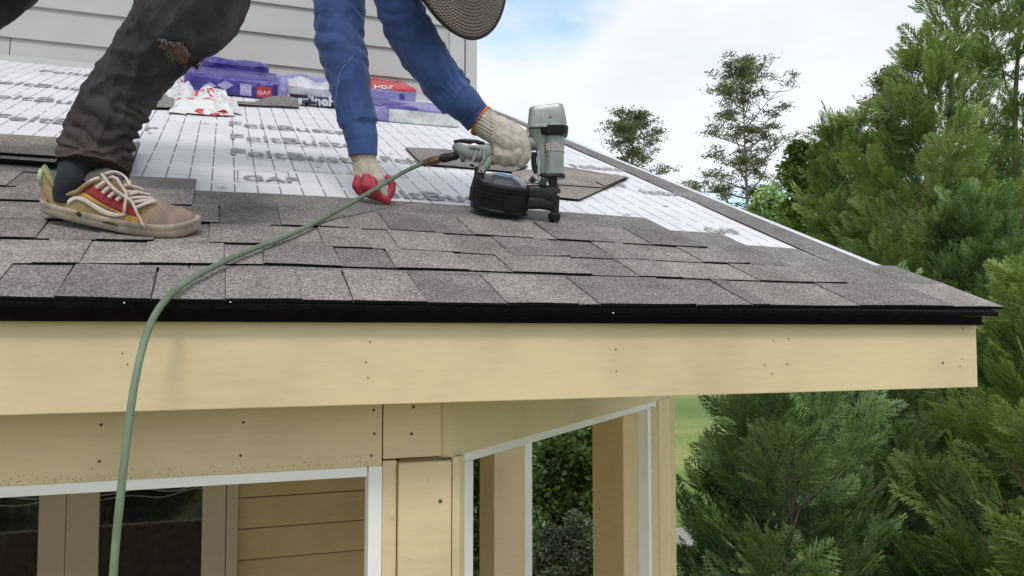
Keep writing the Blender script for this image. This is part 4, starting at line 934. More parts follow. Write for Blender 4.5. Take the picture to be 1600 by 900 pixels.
gr2 = gcap([((788, 214, 13, 18), (804, 221, 15, 14)), ((784, 228, 6, 15), (806, 232, 8, 12)), ((782, 238, 4, 12), (804, 242, 4, 10))])
_b = len(gr.V); gr.V += gr2.V; gr.F += [[i+_b for i in f] for f in gr2.F]
glove = organic('glove', gr, .0021, M_knit, person, it=4)
cuff('knit_cuff', [(749, 187, 1.889, 23, 22.5), (757, 192, 1.888, 22.5, 22), (768, 199, 1.885, 22.5, 22), (782, 207, 1.880, 21.5, 21)], glove, 26)
def ring(c0, c1, hw, par):
    V, Fc = limb([(c0[0], c0[1], c0[2], hw, hw), ((c0[0]+c1[0])/2, (c0[1]+c1[1])/2, c0[2], hw+1.3, hw+1.3), (c1[0], c1[1], c1[2], hw+.2, hw+.2)], 8, 60, lambda u, w, cs: .35*math.sin(w*26)); mk('orange_hem', V, Fc, M_knitd, par, smooth=True)
ring((748, 186.5, 1.889), (755, 191, 1.888), 24.2, glove)
rp = gcap([((777, 249, 9, 8), (776, 249, -4, 8)), ((772, 238, 4, 8), (770, 250, 0, 8)), ((790, 255, 8, 6), (789, 254, -4, 7)), ((803, 254, 9, 6), (801, 254, -3, 6.5))]); organic('rubber_palm', rp, .0022, M_rub, glove, it=3)
Z2 = 1.862
gl_ = gcap([((571, 258, 0, 20), (578, 276, 2, 21)), ((578, 276, 2, 21), (588, 290, 4, 17)), ((590, 284, 10, 13), (598, 298, 10, 8.5)), ((598, 298, 10, 8.5), (602, 308, 8, 6.5)), ((572, 280, 4, 16), (574, 291, 6, 12))], Z2)
glove2 = organic('glove', gl_, .0021, M_knit, person, it=5)
cuff('knit_cuff', [(567, 240, 1.862, 18, 18), (569, 252, 1.862, 18.5, 18.5), (573, 266, 1.861, 20, 20), (577, 278, 1.86, 21.5, 21)], glove2, 24)
ring((567, 241, 1.862), (568, 246, 1.862), 19, glove2)
rp = gcap([((563, 279, 10, 9.5), (558, 290, 14, 8.5)), ((558, 290, 14, 8.5), (564, 299, 12, 7.5)), ((573, 277, 17, 8.5), (572, 290, 22, 8.5)), ((572, 290, 22, 8.5), (579, 300, 17, 7.5)), ((583, 283, 19, 7.5), (584, 294, 22, 8)), ((584, 294, 22, 8), (589, 303, 16, 7.5)),
  ((562, 297, 10, 8), (584, 304, 12, 8.5)), ((584, 304, 12, 8.5), (600, 310, 9, 7.5)), ((601, 300, 8, 6.5), (605, 314, 7, 6.2)), ((606, 279, 2, 6.5), (613, 288, 2, 6.2)), ((613, 288, 2, 6.2), (612, 299, 4, 6)), ((612, 299, 4, 6), (606, 309, 6, 6))], Z2)
organic('rubber_fingers', rp, .0018, M_rub, glove2, it=3)
# ---- sneaker (near foot)
A_ = RP(-0.2492, 0.3571, .0165); EX = np.array([math.cos(-0.1110), 0, 0])+RS*math.sin(-0.1110); EY = np.cross(RN, EX); SCL = 0.7524
def SH(x, y, h): return A_+(EX*x+EY*y+RN*(h*1.28+.07*max(0, .2-x)))*SCL
st_x = [-.058, -.050, -.030, .0, .04, .08, .12, .16, .20, .235, .258, .272, .279]
st_c = [.052, .052, .047, .036, .021, .009, .002, .000, .002, .008, .016, .023, .026]
st_w = [.006, .020, .030, .033, .034, .037, .042, .047, .049, .045, .036, .023, .006]
hx = [-.060, -.052, -.035, -.015, .01, .03, .05, .065, .085, .105, .13, .16, .19, .22, .245, .265, .278]
hh = [.050, .078, .070, .050, .046, .054, .070, .080, .088, .088, .080, .068, .058, .050, .045, .036, .022]
Cc_ = lambda x: np.interp(x, st_x, st_c); Ww_ = lambda x: np.interp(x, st_x, st_w); Hh_ = lambda x: np.interp(x, hx, hh)
M_shoe = mat('tan_suede', (.36, .25, .13), .85, noise=(35, .7, 1.2), bump=(150, .4, .002)); M_toe = mat('taupe_suede', (.28, .20, .16), .9, noise=(40, .75, 1.15), bump=(170, .5, .002))
M_red2 = mat('red_suede', (.36, .035, .04), .8, noise=(40, .7, 1.2)); M_yel = mat('mustard_suede', (.60, .32, .07), .85, noise=(30, .75, 1.15)); M_lace = mat('dirty_pink_white_lace', (.60, .50, .46), .85, noise=(70, .8, 1.1))
M_sole = mat('dirty_rubber_sole', (.36, .285, .23), .75, noise=(28, .6, 1.35, 6), bump=(60, .3, .003)); M_foam = mat('torn_foam', (.30, .22, .05), .95, noise=(120, .5, 1.3), bump=(200, .8, .003)); M_line = mat('green_lining', (.10, .30, .15), .8); M_sock = mat('dark_slate_sock', (.016, .021, .030), .9, noise=(60, .7, 1.4), bump=(260, .5, .002)); M_wave = mat('off_white_leather', (.66, .60, .54), .6, noise=(40, .85, 1.08)); M_hole = mat('dark_hole', (.05, .025, .012), .9)
xs_ = np.linspace(-.0585, .2785, 130); ns = 72; V = []; M = []
for x in xs_:
    c, w, H = Cc_(x), Ww_(x)-.002, Hh_(x); p = .62 if x < .06 else (.62+.4*min(1, (x-.06)/.1))
    for k in range(ns):
        a = PI*k/(ns-1); y = c-w*math.copysign(abs(math.cos(a))**(.75 if x < .07 else .9), math.cos(a)); h = .012+(H-.012)*math.sin(a)**p
        h += .0010*nz(x*60, y*60, h*60); V.append(SH(x, y+.0012*nz(x*40, h*40, 0), h))
Fc = []
for i in range(len(xs_)-1):
    for k in range(ns-1): Fc.append((i*ns+k, i*ns+k+1, (i+1)*ns+k+1, (i+1)*ns+k)); M.append(1 if xs_[i] > .198-.02*math.cos(PI*k/(ns-1))**2 else 0)
shoe = mk('shoe', V, Fc, [M_shoe, M_toe], person, M, True); BH = bvh(V, Fc)
# sole: foxing with two grooves
V = []; Fc = []; nP = 160; prof_s = [(0.0, -.001), (.003, .0022), (.010, .0030), (.0135, .0022), (.0150, .0031), (.0215, .0028), (.0225, .0016), (.0228, -.001)]
def outline(e):
    P_ = []
    for x in np.linspace(-.058, .279, nP//2): P_.append((x, Cc_(x)-Ww_(x)))
    for x in np.linspace(.279, -.058, nP//2): P_.append((x, Cc_(x)+Ww_(x)))
    P_ = np.array(P_); T_ = np.roll(P_, -1, 0)-np.roll(P_, 1, 0); T_ /= np.linalg.norm(T_, axis=1)[:, None]; return P_+np.c_[T_[:, 1], -T_[:, 0]]*e
for h, e in prof_s:
    O = outline(e)
    for (x, y) in O: V.append(SH(x, y, h+(.007*max(0, (x-.20)/.08)**2 if h > 0 else .004*max(0, (x-.23)/.05)**2)))
nr = len(prof_s)
for j in range(nr-1):
    for i in range(nP): Fc.append((j*nP+i, j*nP+(i+1) % nP, (j+1)*nP+(i+1) % nP, (j+1)*nP+i))
Fc.append(tuple(range(nP))[::-1]); Fc.append(tuple((nr-1)*nP+i for i in range(nP)))
mk('sole', V, Fc, M_sole, shoe, smooth=True)
z7 = lambda p: (40+p[0]*.1778, 230+p[1]*.1778)
def patch(name, upp, low, m, off, n=26, mrow=8, jag=0):
    U2 = cat(np.c_[np.array([z7(p) for p in upp]), np.zeros(len(upp))], n); L2 = cat(np.c_[np.array([z7(p) for p in low]), np.zeros(len(low))], n); V = []
    for j in range(mrow+1):
        for i in range(n):
            q = U2[i]*(1-j/mrow)+L2[i]*(j/mrow); V.append(drape(BH, q[0], q[1]+(jag*nz(i*.9, 0, 3) if j == 0 else 0), off*(1 if 0 < j < mrow and 0 < i < n-1 else .15), 1.43))
    return mk(name, V, [(j*n+i, j*n+i+1, (j+1)*n+i+1, (j+1)*n+i) for j in range(mrow) for i in range(n-1)], m, shoe, smooth=True)
patch('yellow_panel', [(415, 330), (560, 425), (700, 510), (860, 580)], [(400, 470), (500, 440), (640, 500), (860, 600)], M_yel, .0010)
patch('eyelet_panel', [(455, 245), (520, 262), (580, 325), (690, 385), (800, 430), (900, 500), (1020, 575)], [(400, 312), (470, 362), (560, 418), (680, 495), (800, 555), (900, 590), (1000, 612)], M_red2, .0020)
patch('ochre_panel', [(880, 600), (940, 600), (1000, 610)], [(880, 660), (940, 665), (985, 690)], M_yel, .0008, n=10)
patch('side_stripe', [(362, 480), (405, 440), (455, 425), (520, 445), (590, 485), (680, 540), (780, 578), (890, 575)], [(372, 512), (415, 478), (455, 465), (510, 482), (580, 525), (675, 585), (775, 612), (880, 602)], M_wave, .0022)
patch('torn_foam', [(630, 670), (650, 640), (690, 622), (750, 632), (800, 655), (850, 672), (890, 690), (930, 660), (975, 650)], [(640, 705), (680, 708), (730, 710), (780, 712), (830, 714), (870, 715), (900, 716), (940, 716), (965, 712)], M_foam, .0022, n=40, jag=1.6)
patch('tear_shadow', [(655, 672), (700, 645), (760, 655), (830, 690), (870, 700)], [(665, 692), (700, 690), (760, 694), (830, 702), (868, 706)], M_hole, .0034, n=20, jag=1)
patch('torn_foam', [(428, 580), (450, 548), (490, 545), (520, 575)], [(440, 605), (470, 625), (500, 625), (515, 600)], M_foam, .0018, n=14, jag=1.4)
patch('tear_shadow', [(445, 580), (465, 560), (490, 568), (505, 590)], [(455, 592), (475, 612), (492, 612), (500, 598)], M_hole, .0028, n=12, jag=1.2)
patch('heel_seam', [(190, 452), (215, 500), (250, 540), (300, 572)], [(186, 458), (209, 508), (246, 548), (296, 580)], M_hole, .0014, n=14, mrow=2)
# collar rim, lining, tongue, laces
def zpt(p, off=.003, d=1.44): return drape(BH, *z7(p), off, d)
rim = []
for t in np.linspace(0, 1, 30):
    x = -.052+.112*t; rim.append(SH(x, Cc_(x)-Ww_(x)*.80*min(1, (t*6+.05)), Hh_(x)*.985+.001))
mb = MB(); mb.tube(rim, .0042, 8); mb.build('collar', M_shoe, shoe, True)
rim2 = [p+EY*.006+RN*.002 for p in rim[:22]]; mb = MB(); mb.tube(rim2, .0036, 8); mb.build('lining', M_line, shoe, True)
mb = MB(); mb.tube([SH(-.054, Cc_(-.05)-.012, .05), SH(-.056, .040, .064), SH(-.053, .042, .074), SH(-.048, .05, .07)], [.004, .005, .005, .003], 8); mb.build('collar', mat('pale_green_rim', (.38, .52, .30), .8), shoe, True)
ZT = [(510, 250), (560, 215), (640, 190), (730, 182), (800, 215), (850, 270)]
V = []
for (x, y) in ZT: p = at(*z7((x, y)), 1.375); q_ = at(*z7((x+40, y+90)), 1.362); V += [p, (p+q_)/2-Fv*.004, q_]
mk('tongue', V, [(i*3+j, i*3+j+1, i*3+4+j, i*3+3+j) for i in range(len(ZT)-1) for j in range(2)], mat('gray_tongue', (.10, .085, .09), .85), shoe, smooth=True)
def lace(pts, d=None, r_=.0024, off=.0045):
    Q = [zpt(p, off) for p in pts]; Q = cat(np.array([q for q in Q if q is not None]), 14); m_ = MB(); m_.tube(list(Q), r_, 8); m_.build('shoelace', M_lace, shoe, True)
for a, b_ in (((565, 328), (665, 285)), ((640, 362), (715, 315)), ((692, 405), (760, 352)), ((742, 442), (805, 395)), ((810, 470), (865, 425))): lace([a, ((a[0]+b_[0])/2, (a[1]+b_[1])/2-6), b_], r_=.0032)
for a, b_ in (((860, 350), (1020, 395)), ((880, 400), (1080, 440)), ((920, 455), (1105, 470)), ((950, 490), (1130, 490)), ((905, 430), (1070, 408)), ((960, 540), (1135, 492))): lace([a, ((a[0]+b_[0])/2, (a[1]+b_[1])/2-8), b_], r_=.0030)
lace([(720, 215), (770, 290), (850, 370), (890, 420), (885, 500), (878, 575)], off=.0085); lace([(690, 265), (770, 365), (860, 430), (930, 480), (985, 575), (1052, 695)], off=.0085)
lace([(520, 258), (600, 215), (725, 198), (820, 245), (905, 335)], off=.006, r_=.0035); lace([(700, 270), (780, 262), (850, 300), (905, 370)], off=.009)
# sock
sk = [(SH(.0, .030, .030), .021), (SH(.001, .031, .05), .0225), (SH(.012, .031, .070), .025), (at(122, 262, 1.395), .030), (at(138, 246, 1.404), .034), (at(150, 228, 1.405), .034)]
sk = cat(np.array([[*p, r_] for p, r_ in sk]), 30); mb = MB(); mb.tube([p[:3] for p in sk], [p[3] for p in sk], 40); mb.build('sock', M_sock, person, True)
# far foot, outside the picture
f2 = at(-185, 225, LZ+.26); X_, s_2 = f2[0], (f2-E0)@RS; h2 = (f2-E0)@RN
D2 = RP(X_-.20, s_2, .015)
organic('shoe', capsules([(D2+[-.02, 0, .045], .042, D2+[.12, 0, .03], .040), (D2+[.12, 0, .03], .040, D2+[.22, 0, .022], .028), (D2+[-.02, 0, .05], .042, f2, .045)], 14), .008, M_toe, person)
# ================================================================== GROUND
def ground_mat():
    m = bpy.data.materials.new('lawn_grass'); m.use_nodes = True; t = m.node_tree; b = t.nodes['Principled BSDF']; b.inputs['Roughness'].default_value = .95
    ge = N(t, 'ShaderNodeNewGeometry'); n = N(t, 'ShaderNodeTexNoise', Scale=.12, Detail=6); t.links.new(ge.outputs['Position'], n.inputs['Vector'])
    c = ramp(t, n.outputs[0], [(.35, (.12, .21, .04)), (.52, (.22, .28, .07)), (.68, (.36, .33, .12))])
    n2 = N(t, 'ShaderNodeTexNoise', Scale=9, Detail=6, Roughness=.7); t.links.new(ge.outputs['Position'], n2.inputs['Vector'])
    c = mixc(t, 1., c, ramp(t, n2.outputs[0], [(.3, (.55, .58, .5)), (.7, (1.3, 1.3, 1.25))]), 'MULTIPLY'); t.links.new(c, b.inputs['Base Color'])
    return m
M_lawn = ground_mat()
n = 60; ax = np.sign(np.linspace(-1, 1, n))*np.abs(np.linspace(-1, 1, n))**2.5*1500; V = []
for y in ax:
    for x in ax: V.append((x, y, .4*nz(x*.02, y*.02, 0)*min(1, max(0, (math.hypot(x, y)-12)/20))))
mk('lawn', V, [(j*n+i, j*n+i+1, (j+1)*n+i+1, (j+1)*n+i) for j in range(n-1) for i in range(n-1)], M_lawn, smooth=True, org=(0, 0, 0))['kind'] = 'structure'
M_gravel = mat('pale_gravel', (.42, .40, .37), .95, noise=(14, .6, 1.3, 8), bump=(30, .8, .03))
g0 = hitp(1062, 842, (0, 0, 1), (0, 0, 0)); mb = MB(); a = math.radians(-22); rows = []
for t_ in np.linspace(-16, 16, 40):
    c_ = g0[:2]+np.array([math.cos(a), math.sin(a)])*t_+np.array([-math.sin(a), math.cos(a)])*(.8*math.sin(t_*.3))
    w = .62+.12*nz(t_*.8, 1, 2)
    rows += [(c_[0]-math.sin(a)*w, c_[1]+math.cos(a)*w, .03), (c_[0]+math.sin(a)*w, c_[1]-math.cos(a)*w, .03)]
mk('gravel_path', rows, [(2*i, 2*i+1, 2*i+3, 2*i+2) for i in range(39)], M_gravel)['kind'] = 'structure'
M_bounce = mat('pale_bounce_concrete', (.58, .51, .42), .9, noise=(2.5, .85, 1.1, 6), bump=(40, .3, .004))
prism('bounce_slab', [(-7, -7), (4.2, -7), (4.2, 1.2), (2.2, 3.2), (1.6, 1.7), (-7, 1.3)], -.1, .06, M_bounce)['kind'] = 'structure'  # unseen slab added to bounce warm light up under the eave
M_mulch = mat('dark_mulch', (.06, .042, .03), .95, noise=(12, .5, 1.8, 7), bump=(25, 1, .04))
# ================================================================== TREES
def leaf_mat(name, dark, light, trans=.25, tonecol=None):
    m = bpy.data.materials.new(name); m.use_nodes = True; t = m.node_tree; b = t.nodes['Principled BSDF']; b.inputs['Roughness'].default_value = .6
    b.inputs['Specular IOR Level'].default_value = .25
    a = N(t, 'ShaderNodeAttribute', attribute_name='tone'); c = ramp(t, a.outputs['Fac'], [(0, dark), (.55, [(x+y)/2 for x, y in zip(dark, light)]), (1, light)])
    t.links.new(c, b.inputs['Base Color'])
    tr = N(t, 'ShaderNodeBsdfTranslucent'); c2 = mixc(t, 1., c, (1.0, 1.1, .55), 'MULTIPLY'); t.links.new(c2, tr.inputs[0])
    ms = N(t, 'ShaderNodeMixShader'); ms.inputs[0].default_value = trans; t.links.new(b.outputs[0], ms.inputs[1]); t.links.new(tr.outputs[0], ms.inputs[2])
    t.links.new(ms.outputs[0], t.nodes['Material Output'].inputs[0]); return m
M_cyp = leaf_mat('cypress_foliage', (.038, .088, .022), (.50, .64, .20), .26)
M_cyp2 = leaf_mat('dark_cypress_foliage', (.026, .072, .028), (.42, .60, .24), .25)
M_pine = leaf_mat('pine_needles', (.10, .12, .075), (.21, .235, .10), .25)
M_leaf = leaf_mat('broad_leaves', (.045, .08, .02), (.15, .23, .05), .3)
M_dead = leaf_mat('dry_twigs_and_leaves', (.055, .07, .04), (.22, .26, .16), .15)
M_bark = mat('brown_bark', (.11, .075, .055), .9, noise=(10, .5, 1.5, 6), bump=(18, .8, .02))
M_barkg = mat('gray_pine_bark', (.20, .17, .15), .9, noise=(3, .5, 1.4, 6), bump=(6, .8, .05))
def spray_template(seed, flat=.12):
    r = random.Random(seed); V = []; T = []; tone = []
    def tri(p, q, s_, tn): 
        b = len(V); V.extend([p, q, s_]); T.append((b, b+1, b+2)); tone.extend(tn)
    nS = 7
    axis = lambda t: np.array([t, .05*math.sin(t*3+seed), -.10*t*t])
    for i in range(4):
        a, b_ = axis(i/4), axis((i+1)/4); w = .022*(1-i/6)
        tri(a+[0, w, 0], a-[0, w, 0], b_, (.25, .25, .4))
    for i in range(nS):
        t = .05+.9*i/nS
        for sd_ in (-1, 1):
            p = axis(t+.04*(sd_ > 0)); l = (.50*(1-t)**.75+.12)*r.uniform(.8, 1.15); an = math.radians(r.uniform(30, 42))*sd_
            d = np.array([math.cos(an), math.sin(an), r.uniform(-flat, flat)]); nrm = np.array([-d[1], d[0], r.uniform(-.6, .6)]); w = .030
            e = p+d*l; m_ = p+d*l*.45
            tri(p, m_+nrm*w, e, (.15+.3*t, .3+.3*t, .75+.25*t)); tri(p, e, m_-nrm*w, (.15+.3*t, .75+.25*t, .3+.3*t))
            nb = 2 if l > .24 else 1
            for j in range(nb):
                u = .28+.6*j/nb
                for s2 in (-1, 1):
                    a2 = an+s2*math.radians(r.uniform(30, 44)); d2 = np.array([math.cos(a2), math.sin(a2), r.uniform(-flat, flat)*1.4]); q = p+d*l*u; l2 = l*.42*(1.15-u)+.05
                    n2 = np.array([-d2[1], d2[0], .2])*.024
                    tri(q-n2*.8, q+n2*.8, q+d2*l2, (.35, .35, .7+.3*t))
    return np.array(V), np.array(T), np.array(tone)
SPR = [spray_template(i) for i in range(6)]
def instance(tmpls, X, D, U_, size, tones):
    """merge many transformed copies of templates; D forward axis, U_ up hint"""
    D = D/np.linalg.norm(D, axis=1)[:, None]; Sd = np.cross(U_, D); Sd /= np.linalg.norm(Sd, axis=1)[:, None]+1e-9; Up = np.cross(D, Sd)
    Vs = []; Ts = []; Cs = []; b = 0; idx = rng.integers(0, len(tmpls), len(X))
    for k in range(len(tmpls)):
        v, t, c = tmpls[k]; sel = np.where(idx == k)[0]
        if len(sel) == 0: continue
        P = X[sel][:, None, :]+size[sel][:, None, None]*(v[None, :, 0:1]*D[sel][:, None, :]+v[None, :, 1:2]*Sd[sel][:, None, :]+v[None, :, 2:3]*Up[sel][:, None, :])
        Vs.append(P.reshape(-1, 3)); Ts.append((t[None]+np.arange(len(sel))[:, None, None]*len(v)+b).reshape(-1, 3)); b += len(sel)*len(v)
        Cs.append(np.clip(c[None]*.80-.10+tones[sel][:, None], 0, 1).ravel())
    return np.concatenate(Vs), np.concatenate(Ts), np.concatenate(Cs)
def cypress(name, base, H, R, label, group, seed, h0=.3, dens=1.0, m=None, lean=(0, 0), gap=0.0, vis=None, size=1.0, cat_='tree'):
    r = np.random.default_rng(seed); base = np.array(base, float)
    root = tag(empty(name, base), label, cat_, group)
    tr = MB(); tp = lambda h: base+np.array([lean[0]*h/H+.05*math.sin(h*1.3+seed), lean[1]*h/H+.05*math.cos(h*1.7+seed), h])
    hs = np.linspace(0, H, 24); tr.tube([tp(h) for h in hs], [max(.006, .075*(H/7)*(1-h/H)**.9) for h in hs], 9)
    tr.build('trunk', M_bark, root, True)
    X = []; D = []; Uh = []; Sz = []; Tn = []; br = MB()
    h = h0; az = r.uniform(0, 6.28)
    while h < H*.985:
        az += 2.4+r.uniform(-.4, .4); fr = h/H
        Lb = R*(1-fr)**.75*(min(1, .55+1.2*fr))*r.uniform(.72, 1.2)+.12
        if r.random() < gap: h += .05/dens; continue
        el = math.radians(r.uniform(24, 44)+16*fr); p0 = tp(h)
        dirh = np.array([math.cos(az), math.sin(az), 0]); pts = []; npt = max(4, int(Lb/.115)); drp = r.uniform(-.05, .16)
        for i in range(npt+1):
            t = i/npt; pts.append(p0+dirh*Lb*t*math.cos(el)+np.array([0, 0, Lb*(t*math.sin(el)+drp*t*t)])+r.normal(0, .010, 3))
        pts = np.array(pts)
        br.tube([pts[j] for j in range(0, npt+1, 2)], [max(.003, .011*Lb*(1-j/npt)+.003) for j in range(0, npt+1, 2)], 4, cap=False)
        bt = r.normal(-.04, .09); roll = r.uniform(-.6, .6)
        for i in range(1, npt+1):
            t = i/npt
            if t < .22: continue
            d = pts[i]-pts[i-1]; d /= np.linalg.norm(d); sdv = np.cross(d, (0, 0, 1)); sdv /= np.linalg.norm(sdv)+1e-9; upv = np.cross(sdv, d)
            pl = sdv*math.cos(roll)+upv*math.sin(roll); nr_ = np.cross(d, pl)
            for sg in (-1, 1):
                lb_ = (.34*Lb*(1-t)**.8+.10)*r.uniform(.7, 1.2); dd = d*.85+pl*sg*.62+upv*.16+r.normal(0, .08, 3); dd /= np.linalg.norm(dd)
                ns_ = max(1, int(lb_/.11))
                for j in range(ns_):
                    q = (j+.3)/ns_; o_ = pts[i]+dd*lb_*q
                    s2 = 1 if (j+i) % 2 else -1; p2 = np.cross(nr_, dd)*s2
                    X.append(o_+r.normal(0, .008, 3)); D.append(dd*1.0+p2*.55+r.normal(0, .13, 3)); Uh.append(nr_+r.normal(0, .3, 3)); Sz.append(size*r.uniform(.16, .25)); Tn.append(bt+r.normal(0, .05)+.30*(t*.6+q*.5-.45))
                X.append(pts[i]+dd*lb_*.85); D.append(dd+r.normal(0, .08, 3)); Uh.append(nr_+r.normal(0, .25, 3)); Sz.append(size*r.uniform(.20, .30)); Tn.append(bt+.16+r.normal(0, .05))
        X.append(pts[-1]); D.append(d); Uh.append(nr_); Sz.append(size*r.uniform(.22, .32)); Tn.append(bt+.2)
        h += r.uniform(.050, .095)/dens
    # leader
    for i in range(10):
        X.append(tp(H*(1-.004*i*3))); D.append(np.array([r.normal(0, .35), r.normal(0, .35), 1])); Uh.append(r.normal(0, 1, 3)); Sz.append(size*.26); Tn.append(.1)
    V, T, Cc = instance(SPR, np.array(X), np.array(D), np.array(Uh), np.array(Sz), np.array(Tn))
    br.build('branches', M_bark, root)
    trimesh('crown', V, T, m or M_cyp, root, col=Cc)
    return len(T)
def gp(px, dist):
    """ground point under image column px at view distance dist"""
    p = at(px, 450, dist); k = (dist*math.cos(0))/1.0; return np.array([p[0], p[1], 0.0])
def topz(px, py, dist): return at(px, py, dist)[2]
G = 'leyland cypresses beside the porch'
tris = 0
for (px, dist, ty, R, nm_, lb, kw) in [
   (1452, 7.2, 95, 1.35, 'cypress_tree', 'feathery green cypress with bare thin trunk visible right behind the roof corner', dict(gap=.12)),
   (1335, 8.6, 205, 1.75, 'cypress_tree', 'bushy light green cypress leaning its sprays left toward the distant tall pine', dict(dens=.95)),
   (1499, 9.6, -120, 1.6, 'cypress_tree', 'tallest cypress whose sparse top leaves the picture right of center of the tree row', dict(dens=.50, gap=.30)),
   (1606, 8.4, -160, 1.5, 'cypress_tree', 'tall cypress cut by the right picture edge with thin spire leaving the top', dict(dens=.52, gap=.28)),
   (1235, 5.3, 500, 1.0, 'cypress_tree', 'nearest bushy cypress below the roof eave beside the lawn', dict(m='d')),
   (1372, 6.3, 480, 1.15, 'cypress_tree', 'dark cypress between the nearest bushy one and the right edge one', dict(m='d', gap=.1)),
   (1612, 5.2, 455, .95, 'cypress_tree', 'bright tipped cypress at lower right corner of the picture', dict()),
   (1545, 6.6, 330, 1.1, 'cypress_tree', 'mid height dark cypress just right of the pointed roof corner', dict(m='d')),
   (1130, 6.4, 735, .62, 'cypress_tree', 'smallest low cypress spreading over the pale gravel path', dict(m='d'))]:
    b_ = gp(px, dist); H = topz(px, ty, dist)
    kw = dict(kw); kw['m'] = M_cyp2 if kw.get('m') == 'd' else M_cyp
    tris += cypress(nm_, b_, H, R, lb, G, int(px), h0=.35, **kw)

def leafquad(n, size, flat=1.0, seed=1, elong=1.6):
    r = np.random.default_rng(seed); return None
def leaves(P, size, elong, r, upbias=.3):
    """n separate kite leaves (2 triangles each) at points P"""
    n = len(P); D = r.normal(0, 1, (n, 3)); D[:, 2] = D[:, 2]*.6; D /= np.linalg.norm(D, axis=1)[:, None]
    U_ = r.normal(0, 1, (n, 3))+np.array([0, 0, upbias*3]); Sd = np.cross(D, U_); Sd /= np.linalg.norm(Sd, axis=1)[:, None]
    s = size*r.uniform(.6, 1.3, n)[:, None]; a = P; b = P+D*s*.5+Sd*s/elong/2; c = P+D*s; d = P+D*s*.5-Sd*s/elong/2
    V = np.stack([a, b, c, d], 1).reshape(-1, 3); T = (np.array([[0, 1, 2], [0, 2, 3]])[None]+(np.arange(n)*4)[:, None, None]).reshape(-1, 3); return V, T
def pine(px, dist, toppy, wpx, label, seed, lim0, nl=40, trunkdx=0, tuft=.55, top_bare=0, lw=1.0):
    r = np.random.default_rng(seed); base = gp(px, dist); H = topz(px, toppy, dist); R = wpx/2*dist/FOC
    root = tag(empty('pine_tree', base), label, 'tree', 'tall pines in the distance'); tr = MB()
    tp = lambda h: base+np.array([.5*math.sin(h/H*3+seed)*h/H, .3*math.cos(h/H*2), h])
    hs = np.linspace(0, H*.97, 16); tr.tube([tp(h) for h in hs], [max(.04, .0095*H*(1-.92*h/H)) for h in hs], 8); tr.build('trunk', M_barkg, root, True)
    lb = MB(); P = []; tn = []
    def prof(f): return [.75, 1.05, 1.15, .95, 1.05, .8, .5][min(6, int(f*7))]
    for i in range(nl):
        f = (i+r.uniform(0, .8))/nl; h = H*(lim0+(1-lim0)*f*.985); az = i*2.4+r.uniform(-.5, .5); l = R*prof(f)*r.uniform(.55, 1.1)
        el = math.radians(r.uniform(0, 25)+35*f); dirv = np.array([math.cos(az)*math.cos(el), math.sin(az)*math.cos(el), math.sin(el)])
        p = tp(h); pts = [p]; 
        for j in range(5): 
            dirv = dirv+r.normal(0, .14, 3)+np.array([0, 0, .05]); dirv /= np.linalg.norm(dirv); pts.append(pts[-1]+dirv*l/5)
        lb.tube(pts, [.0042*H*(1-.75*f)*(1-.15*q) for q in range(6)], 5, cap=False)
        for j in range(2, 6):
            for q in range(2 if j < 5 else 3):
                d2 = r.normal(0, 1, 3); d2[2] = abs(d2[2])*.6+.15; d2 /= np.linalg.norm(d2); e = pts[j]+d2*l*r.uniform(.10, .34)
                lb.tube([pts[j], (pts[j]+e)/2+r.normal(0, .06, 3)-[0, 0, .05], e], [.0022*H*(1-.5*f), .0014*H*(1-.5*f), .0007*H], 4, cap=False)
                if r.random() < .16+.4*max(0, f-.55): continue
                nn = int(90*lw); cs = e+r.normal(0, 1, (nn, 3))*np.array([tuft, tuft, tuft*.36])*r.uniform(.35, .75); cs[:, 2] += .1; P.append(cs); tn.append(np.full(nn, r.uniform(.05, .95)))
    lb.build('limbs', M_barkg, root)
    P = np.concatenate(P); tn = np.concatenate(tn); V, T = leaves(P, tuft*.5, 3.4, r); trimesh('crown', V, T, M_pine, root, col=np.repeat(np.clip(tn+r.normal(0, .15, len(tn)), 0, 1), 4))
pine(1172, 68, 103, 165, 'tall open crowned pine standing alone against white cloud', 8, .50, nl=30, tuft=.62, lw=.85)
pine(985, 92, 186, 116, 'smaller flat topped pine rising just above the roof rake', 11, .70, nl=24, tuft=.8, lw=.7)
pine(1408, 45, 122, 110, 'yellow green pine crown showing between the cypress tops', 21, .55, nl=30, tuft=.5, lw=.9)
pine(1085, 120, 292, 60, 'tiny far pine top low behind the roof rake', 27, .6, nl=18, tuft=.9, lw=.5)
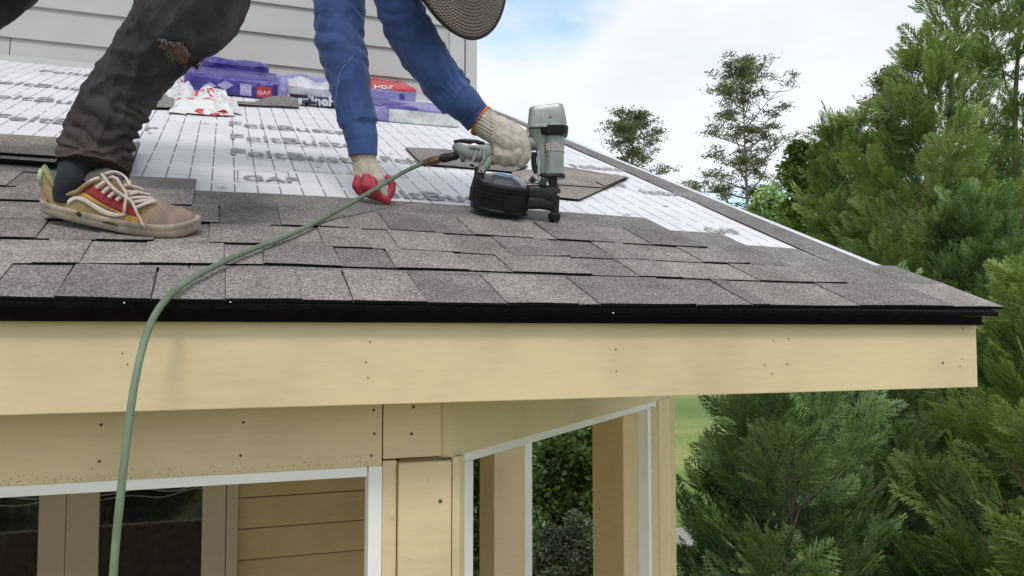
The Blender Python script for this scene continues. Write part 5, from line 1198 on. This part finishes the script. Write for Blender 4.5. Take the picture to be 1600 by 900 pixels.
def broad(px, dist, toppy, wpx, label, seed, wbase=None, wH=None, n=16000, size=.16, m=None, name='broadleaf_tree', zmin=.25, blobs=26, cat_='tree', group=None):
    r = np.random.default_rng(seed); base = gp(px, dist); H = topz(px, toppy, dist); R = wpx/2*dist/FOC
    if wbase is not None: base = np.array(wbase, float); H = wH; R = wpx
    root = tag(empty(name, base), label, cat_, group); tr = MB(); P = []; tn = []
    for b in range(blobs):
        f = r.uniform(zmin, .97); az = r.uniform(0, 6.28); q = R*math.sqrt(max(0, 1-((f-.5)/.55)**2))*r.uniform(.3, .85)
        c = base+np.array([math.cos(az)*q, math.sin(az)*q, H*f*.93]); rad = R*r.uniform(.22, .42)
        st = base+np.array([0, 0, H*f*.4]); tr.tube([st, (st+c)/2+r.normal(0, .1*R, 3), c], [.035*R, .02*R, .006*R], 5, cap=False)
        k = n//blobs; d = r.normal(0, 1, (k, 3)); d /= np.linalg.norm(d, axis=1)[:, None]
        P.append(c+d*rad*(r.uniform(.25, 1, k)**.45)[:, None]*(1+.35*np.array([nz(*(x*3+b)) for x in d]))[:, None]); tn.append(np.full(k, r.uniform(.15, .8)))
    tr.tube([base, base+[0, 0, H*.3], base+[.05*R, 0, H*.75]], [.07*R, .055*R, .02*R], 8); tr.build('trunk', M_bark, root, True)
    P = np.concatenate(P); tn = np.concatenate(tn); V, T = leaves(P, size, 1.9, r); trimesh('crown', V, T, m or M_leaf, root, col=np.repeat(np.clip(tn+r.normal(0, .16, len(tn)), 0, 1), 4))
broad(1272, 27, 172, 130, 'rounded mid green broadleaf tree behind the cypresses left side', 31, n=26000, size=.19, zmin=.3, blobs=40)
broad(1215, 34, 262, 130, 'low dark broadleaf tree at the foot of the tall lone pine', 32, n=15000, size=.22, m=M_cyp2, blobs=30)
broad(1370, 30, 250, 160, 'broadleaf tree filling the gap behind the light green cypress', 33, n=16000, size=.2)
broad(1545, 22, 215, 330, 'big dark broadleaf tree behind the tall right hand cypresses', 34, n=34000, size=.19, m=M_cyp2, blobs=60)
broad(1420, 15, 470, 400, 'wide dark evergreen shrub mass behind the lower cypresses', 35, n=26000, size=.13, m=M_cyp2, name='evergreen_shrub', cat_='shrub', zmin=.1, blobs=60)
# shrubs seen through the open porch side
broad(878, 7.6, 655, 150, 'leafy green shrub seen between the porch posts', 41, n=11000, size=.075, name='leafy_shrub', cat_='shrub', zmin=.3, blobs=34)
broad(735, 9.5, 650, 200, 'leafy shrub behind the far porch post', 42, n=11000, size=.08, name='leafy_shrub', cat_='shrub', zmin=.2, blobs=34)
broad(895, 6.0, 755, 135, 'gray dry twiggy bush under the leafy shrub by the porch', 43, n=34000, size=.03, m=M_dead, name='dry_bush', cat_='shrub', zmin=.1, blobs=50)
broad(905, 14, 560, 210, 'dark shrub row behind the porch at the lawn edge', 44, n=30000, size=.13, m=M_cyp2, name='evergreen_shrub', cat_='shrub', zmin=.05, blobs=60)
# far tree line all round the lawn
r = np.random.default_rng(77); P = []; tn = []
for i in range(420):
    a = r.uniform(0, 6.283); d = r.uniform(170, 230); c = np.array([d*math.sin(a), d*math.cos(a), 0]); h = r.uniform(9, 17)
    k = 120; P.append(c+r.normal(0, 1, (k, 3))*np.array([4.5, 4.5, h*.28])+np.array([0, 0, h*.5])); tn.append(np.full(k, r.uniform(.1, .7)))
P = np.concatenate(P); tn = np.concatenate(tn); V, T = leaves(P, 3.4, 1.5, r); o = trimesh('far_woods', V, T, M_pine, None, col=np.repeat(tn, 4)); tag(o, 'far line of woods closing the lawn', 'woods', kind='stuff')

for i, (x, y, h_, lb) in enumerate(((-3.1, -4.6, 1.5, 'round shrub added at the left for the door glass to reflect, behind the viewer'), (-1.2, -5.0, 1.35, 'low shrub added in the middle for the door glass to reflect, behind the viewer'), (.6, -4.7, 1.55, 'tall shrub added at the right for the door glass to reflect, behind the viewer'))):
    broad(0, 5, 0, 1.0, lb, 60+i, wbase=(x, y, .06), wH=h_, n=5000, size=.09, name='reflected_shrub', cat_='shrub', zmin=.1, blobs=24)  # unseen shrubs put in to show as foliage reflected in the door glass
